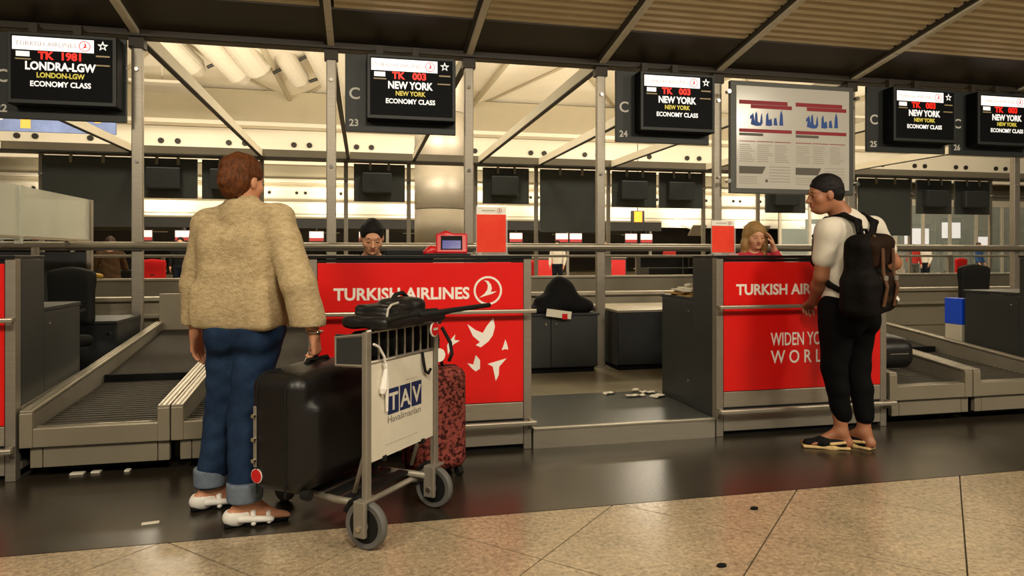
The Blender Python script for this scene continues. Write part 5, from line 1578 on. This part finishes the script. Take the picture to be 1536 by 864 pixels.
# backpack
bp = thing('backpack', 'black and brown backpack worn on the man\'s back', 'backpack', (2.92, 3.65, 0), R(25))
bc_ = V3(-0.155, -0.205, 1.100)
br_ = rot_zyx(0, R(6), R(-7))
s = SDF(0.0075)
s.rbox(bc_ + V3(-0.005, 0, 0), (0.138, 0.085, 0.225), 0.065, 0.04, br_)
s.rbox(bc_ + V3(0.0, -0.02, -0.12), (0.172, 0.105, 0.125), 0.06, 0.05, br_)
s.build('main_sack', 'pack_black', bp, disp=wrinkle(0.004, 24, 31))
s = SDF(0.007); s.rbox(bc_ + V3(0.02, -0.085, -0.095), (0.105, 0.045, 0.095), 0.04, 0.02, br_); fp = s.build('front_pocket', 'pack_brown', bp, disp=wrinkle(0.003, 30, 33))
s = SDF(0.007); s.rbox(bc_ + V3(0.0, -0.03, 0.165), (0.135, 0.085, 0.055), 0.05, 0.02, br_); s.rbox(bc_ + V3(0.0, -0.085, 0.11), (0.115, 0.03, 0.075), 0.025, 0.03, br_); s.build('top_flap', 'pack_brown', bp)
for sx in (-0.06, 0.07):
    stp = [bc_ + V3(sx, -0.075, 0.215), bc_ + V3(sx, -0.125, 0.13), bc_ + V3(sx, -0.128, 0.0), bc_ + V3(sx, -0.150, -0.08), bc_ + V3(sx, -0.13, -0.19)]
    sp = MB()
    for i in range(4): sp.bar(stp[i], stp[i + 1], 0.026, 0.007, up=(0, -1, 0.01))
    so = sp.build('buckle_strap', 'strap_brown', bp)
    MB().obox(tuple(bc_ + V3(sx, -0.142, -0.03)), (0.034, 0.012, 0.028), Matrix.Rotation(0, 3, 'Z')).build('buckle', 'steel_dull', so, bevel=0.003)
MB().obox(tuple(bc_ + V3(0.085, -0.142, -0.15)), (0.035, 0.006, 0.02), Matrix.Rotation(0.5, 3, 'Y')).build('white_tab', 'white', fp)
# shoulder straps
stL = [V3(-0.12, -0.165, 1.29), V3(-0.10, -0.135, 1.405), V3(-0.095, -0.05, 1.447), V3(-0.095, 0.055, 1.425), V3(-0.105, 0.125, 1.32), V3(-0.125, 0.125, 1.16), V3(-0.135, 0.02, 1.02), V3(-0.15, -0.15, 0.94)]
stR = [V3(0.01, -0.165, 1.31), V3(0.085, -0.15, 1.405), V3(0.135, -0.05, 1.457), V3(0.150, 0.06, 1.425), V3(0.165, 0.125, 1.32), V3(0.185, 0.125, 1.16), V3(0.21, 0.02, 1.02), V3(0.03, -0.17, 0.94)]
for stp in (stL, stR):
    s = SDF(0.006)
    for i in range(len(stp) - 1): s.cone(stp[i], stp[i + 1], 0.019, 0.019, 0.01, (2.0, 0.75, 0.75) if i < 4 else (0.7, 0.9, 1.0))
    s.build('shoulder_strap', 'pack_black', bp)
MB().tube([tuple(bc_ + V3(-0.04, 0.0, 0.20)), tuple(bc_ + V3(-0.03, 0.01, 0.25)), tuple(bc_ + V3(0.03, 0.01, 0.25)), tuple(bc_ + V3(0.04, 0.0, 0.20))], 0.010, 8).build('grab_loop', 'pack_black', bp, smooth=True)

# ---------------------------------------------------------------- seated staff
def seated(label, x, y, rz_, hz, yaw, pitch, hair, hairm, coatm, skin='skin_s', raise_arm=False, z0=0.10, res=0.007, face=True, name='person', dx=0.0, hy=0.05, hs=0.97):
    t = thing(name, label, 'person', (x, y, z0), rz_)
    hz -= z0
    global hc_, hr_
    hc_, hr_ = V3(dx, hy, hz), rot_zyx(yaw, pitch, 0)
    sh = hz - 0.215
    seat = 0.56
    fy = max(0.0, hy - 0.12)
    LS, RS = V3(-0.17, fy, sh), V3(0.17, fy, sh)
    LE, LW = V3(-0.23, 0.10, sh - 0.23), V3(-0.13, 0.28, sh - 0.20)
    if raise_arm:
        RE, RW = V3(0.23, 0.10, sh - 0.23), V3(0.13, 0.28, sh - 0.20)
        LE, LW = V3(-0.25, 0.14, sh - 0.17), V3(-0.125, 0.13, sh + 0.10)
    else:
        RE, RW = V3(0.23, 0.10, sh - 0.23), V3(0.13, 0.28, sh - 0.20)
    s = SDF(res)
    add_head(s, hc_, hr_, hs)
    s.cone(hc_ + V3(0, -0.04, -0.06), (0, max(-0.01, hy - 0.14), sh + 0.03), 0.05, 0.055, 0.03); s.cone((0, max(-0.01, hy - 0.14), sh + 0.03), (0, 0, sh - 0.06), 0.055, 0.09, 0.03)
    s.cone((0, fy, sh - 0.02), (0, 0, seat + 0.08), 0.11, 0.12, 0.05, (1.2, 0.85, 1))
    for a, b, c_ in ((LS, LE, LW), (RS, RE, RW)):
        s.cone((0, fy, sh + 0.01), a, 0.055, 0.05, 0.04); s.cone(a, b, 0.047, 0.038, 0.02); s.cone(b, c_, 0.037, 0.026, 0.015)
    for sx in (-1, 1):
        k_ = V3(sx * 0.10, 0.38, seat - 0.0)
        s.cone((sx * 0.09, 0.02, seat + 0.04), k_, 0.085, 0.06, 0.04); s.cone(k_, (sx * 0.10, 0.34, 0.09), 0.055, 0.038, 0.02)
        add_foot(s, V3(sx * 0.10, 0.34, 0.09), V3(sx * 0.10, 0.30, 0.0), (0, 1, 0), 0.23)
    if raise_arm: add_hand(s, LW, (0.30, 0.0, 0.95), (0.8, -0.4, 0.0), (0.3, 0.9, 0.0), 0.95, 0.25)
    else: add_hand(s, LW, (0.5, 0.8, -0.2), (0, 0, -1), (0.8, -0.5, 0), 0.95, 0.3)
    add_hand(s, RW, (-0.5, 0.8, -0.2), (0, 0, -1), (-0.8, -0.5, 0), 0.95, 0.3)
    s.build('body', skin, t)
    if face: face_parts(t, hc_, hr_, hairm, hs, True)
    s = SDF(res)
    s.ell(HP(0, -0.016, 0.032), V3(0.080, 0.101, 0.090) * max(1, hs), 0.01, hr_)
    if hair == 'tied':
        s.ell(HP(0, -0.11, 0.0), (0.04, 0.04, 0.04), 0.02, hr_)
        s.ell(HP(0, -0.05, -0.02), (0.072, 0.06, 0.07), 0.02, hr_)
        s.ell(HP(0, 0.120, -0.030), (0.066, 0.085, 0.092), 0.015, hr_, True)
        s.ell(HP(0, 0.085, -0.10), (0.12, 0.085, 0.085), 0.01, hr_, True)
    else:
        for sx in (-1, 1):
            s.cone(HP(sx * 0.058, -0.01, 0.04), HP(sx * 0.078, 0.0, -0.08), 0.034, 0.032, 0.03); s.cone(HP(sx * 0.078, 0.0, -0.08), HP(sx * 0.085, 0.01, -0.21), 0.032, 0.026, 0.03)
        s.cone(HP(0, -0.06, 0.0), HP(0, -0.075, -0.20), 0.06, 0.06, 0.04, (1.2, 0.7, 1))
        s.ell(HP(-0.0, 0.118, -0.055), (0.058, 0.085, 0.112), 0.008, hr_, True)
    s.build('hair', hairm, t, disp=wrinkle(0.002, 60, 9))
    s = SDF(0.008)
    s.cone((0, fy, sh - 0.03), (0, 0.01, seat + 0.10), 0.125, 0.135, 0.05, (1.2, 0.9, 1))
    for a, b, c_ in ((LS, LE, LW), (RS, RE, RW)):
        e_ = b + (c_ - b) * 0.86
        s.cone((0, fy, sh + 0.015), a, 0.062, 0.062, 0.04); s.cone(a, b, 0.060, 0.052, 0.02); s.cone(b, e_, 0.050, 0.038, 0.02)
    s.build('jacket', coatm, t, disp=wrinkle(0.004, 20, 12))
    s = SDF(0.009)
    s.ell((0, 0.0, seat + 0.05), (0.18, 0.16, 0.10), 0.03)
    for sx in (-1, 1):
        k_ = V3(sx * 0.10, 0.38, seat)
        s.cone((sx * 0.09, 0.02, seat + 0.04), k_, 0.10, 0.075, 0.04); s.cone(k_, (sx * 0.10, 0.34, 0.12), 0.072, 0.055, 0.03)
    s.build('trousers', 'navy', t)
    return t
seated('staff member with tied-back black hair looking down behind the desk with birds', 0.06, 5.14, PI, 1.335, R(4), R(-22), 'tied', 'hair_black', 'navy', hy=0.27, hs=1.04)
seated('blonde staff member with a raised pink sleeve behind the slogan desk', 3.19, 5.10, PI, 1.365, R(-8), R(-10), 'long', 'hair_blonde', 'pink_red', raise_arm=True)
# far staff, a few pixels tall
seated('far person in brown sitting by the conveyor beyond the left belts', -4.35, 13.1, R(20), 1.42, 0, 0, 'tied', 'hair_brown', 'brown_cloth', res=0.012, face=False, name='person')
seated('far person in black with red sitting beyond the left belts', -2.75, 12.9, R(-10), 1.22, 0, R(-20), 'tied', 'hair_black', 'black_matte', res=0.012, face=False, name='person')

# distant travellers, standing
def bystander(label, x, y, rz_, top, bottom, hairm, h=1.70):
    t = thing('person', label, 'person', (x, y, 0), rz_)
    k = h / 1.70
    s = SDF(0.016)
    global hc_, hr_
    hc_, hr_ = V3(0, 0, 1.565 * k), rot_zyx(0, 0, 0)
    add_head(s, hc_, hr_)
    s.cone((0, -0.02, 1.50 * k), (0, 0, 1.38 * k), 0.05, 0.06, 0.03); s.cone((0, 0, 1.32 * k), (0, 0, 0.92 * k), 0.12, 0.115, 0.05, (1.25, 0.85, 1))
    for sx in (-1, 1):
        sh, el, wr = V3(sx * 0.185, 0, 1.35 * k), V3(sx * 0.24, 0.0, 1.08 * k), V3(sx * 0.23, 0.10, 0.86 * k)
        s.cone((0, 0, 1.36 * k), sh, 0.06, 0.05, 0.04); s.cone(sh, el, 0.048, 0.04, 0.02); s.cone(el, wr, 0.038, 0.028, 0.02)
        add_hand(s, wr, (0, 0.25, -1), (-sx, 0, 0), (0, 1, 0.2), 1.0, 0.3)
        s.cone((sx * 0.09, 0, 0.86 * k), (sx * 0.10, 0.02, 0.48 * k), 0.085, 0.058, 0.04); s.cone((sx * 0.10, 0.02, 0.48 * k), (sx * 0.11, 0, 0.09), 0.055, 0.038, 0.02)
        add_foot(s, V3(sx * 0.11, 0, 0.09), V3(sx * 0.11, -0.04, 0.0), (sx * 0.1, 1, 0), 0.24)
    s.build('body', 'skin_s', t)
    s = SDF(0.016); s.ell(HP(0, -0.018, 0.034), (0.082, 0.102, 0.094), 0.01, hr_); s.ell(HP(0, -0.06, -0.03), (0.07, 0.05, 0.08), 0.03, hr_); s.ell(HP(0, 0.12, -0.045), (0.08, 0.085, 0.1), 0.01, hr_, True); s.build('hair', hairm, t)
    s = SDF(0.016); s.cone((0, 0, 1.31 * k), (0, 0, 0.95 * k), 0.135, 0.135, 0.05, (1.25, 0.9, 1))
    for sx in (-1, 1):
        sh, el, wr = V3(sx * 0.185, 0, 1.35 * k), V3(sx * 0.24, 0.0, 1.08 * k), V3(sx * 0.23, 0.10, 0.86 * k)
        s.cone((0, 0, 1.37 * k), sh, 0.068, 0.065, 0.04); s.cone(sh, el, 0.062, 0.054, 0.02); s.cone(el, el + (wr - el) * 0.8, 0.052, 0.044, 0.02)
    s.build('top', top, t)
    s = SDF(0.016); s.ell((0, 0, 0.88 * k), (0.17, 0.13, 0.11), 0.03)
    for sx in (-1, 1):
        s.cone((sx * 0.09, 0, 0.86 * k), (sx * 0.10, 0.02, 0.48 * k), 0.10, 0.075, 0.03); s.cone((sx * 0.10, 0.02, 0.48 * k), (sx * 0.11, 0, 0.12), 0.072, 0.06, 0.02)
    s.build('trousers', bottom, t)
for a in (('distant traveller in blue standing at the right edge', 24.4, 22.6, R(200), 'cloth_blue', 'cloth_grey', 'hair_brown', 1.74),
          ('distant traveller in pale top left of the one in blue', 22.6, 23.4, R(100), 'cloth_white', 'navy', 'hair_black', 1.66),
          ('distant traveller in red right of the man\'s elbow', 20.9, 22.2, R(170), 'cloth_red', 'cloth_grey', 'hair_brown', 1.64),
          ('distant traveller in white seen over the passage conveyor', 6.15, 21.0, R(150), 'cloth_white', 'navy', 'hair_black', 1.70),
          ('distant traveller in grey beside the post behind the passage', 8.3, 22.5, R(210), 'cloth_grey', 'black_matte', 'hair_brown', 1.76),
          ('distant traveller in red between the orange sign and the slogan desk', 10.3, 21.5, R(120), 'cloth_red', 'navy', 'hair_black', 1.62),
          ('distant traveller in black seen past the woman\'s left sleeve', -4.9, 20.0, R(180), 'black_matte', 'navy', 'hair_black', 1.72)):
    bystander(*a)
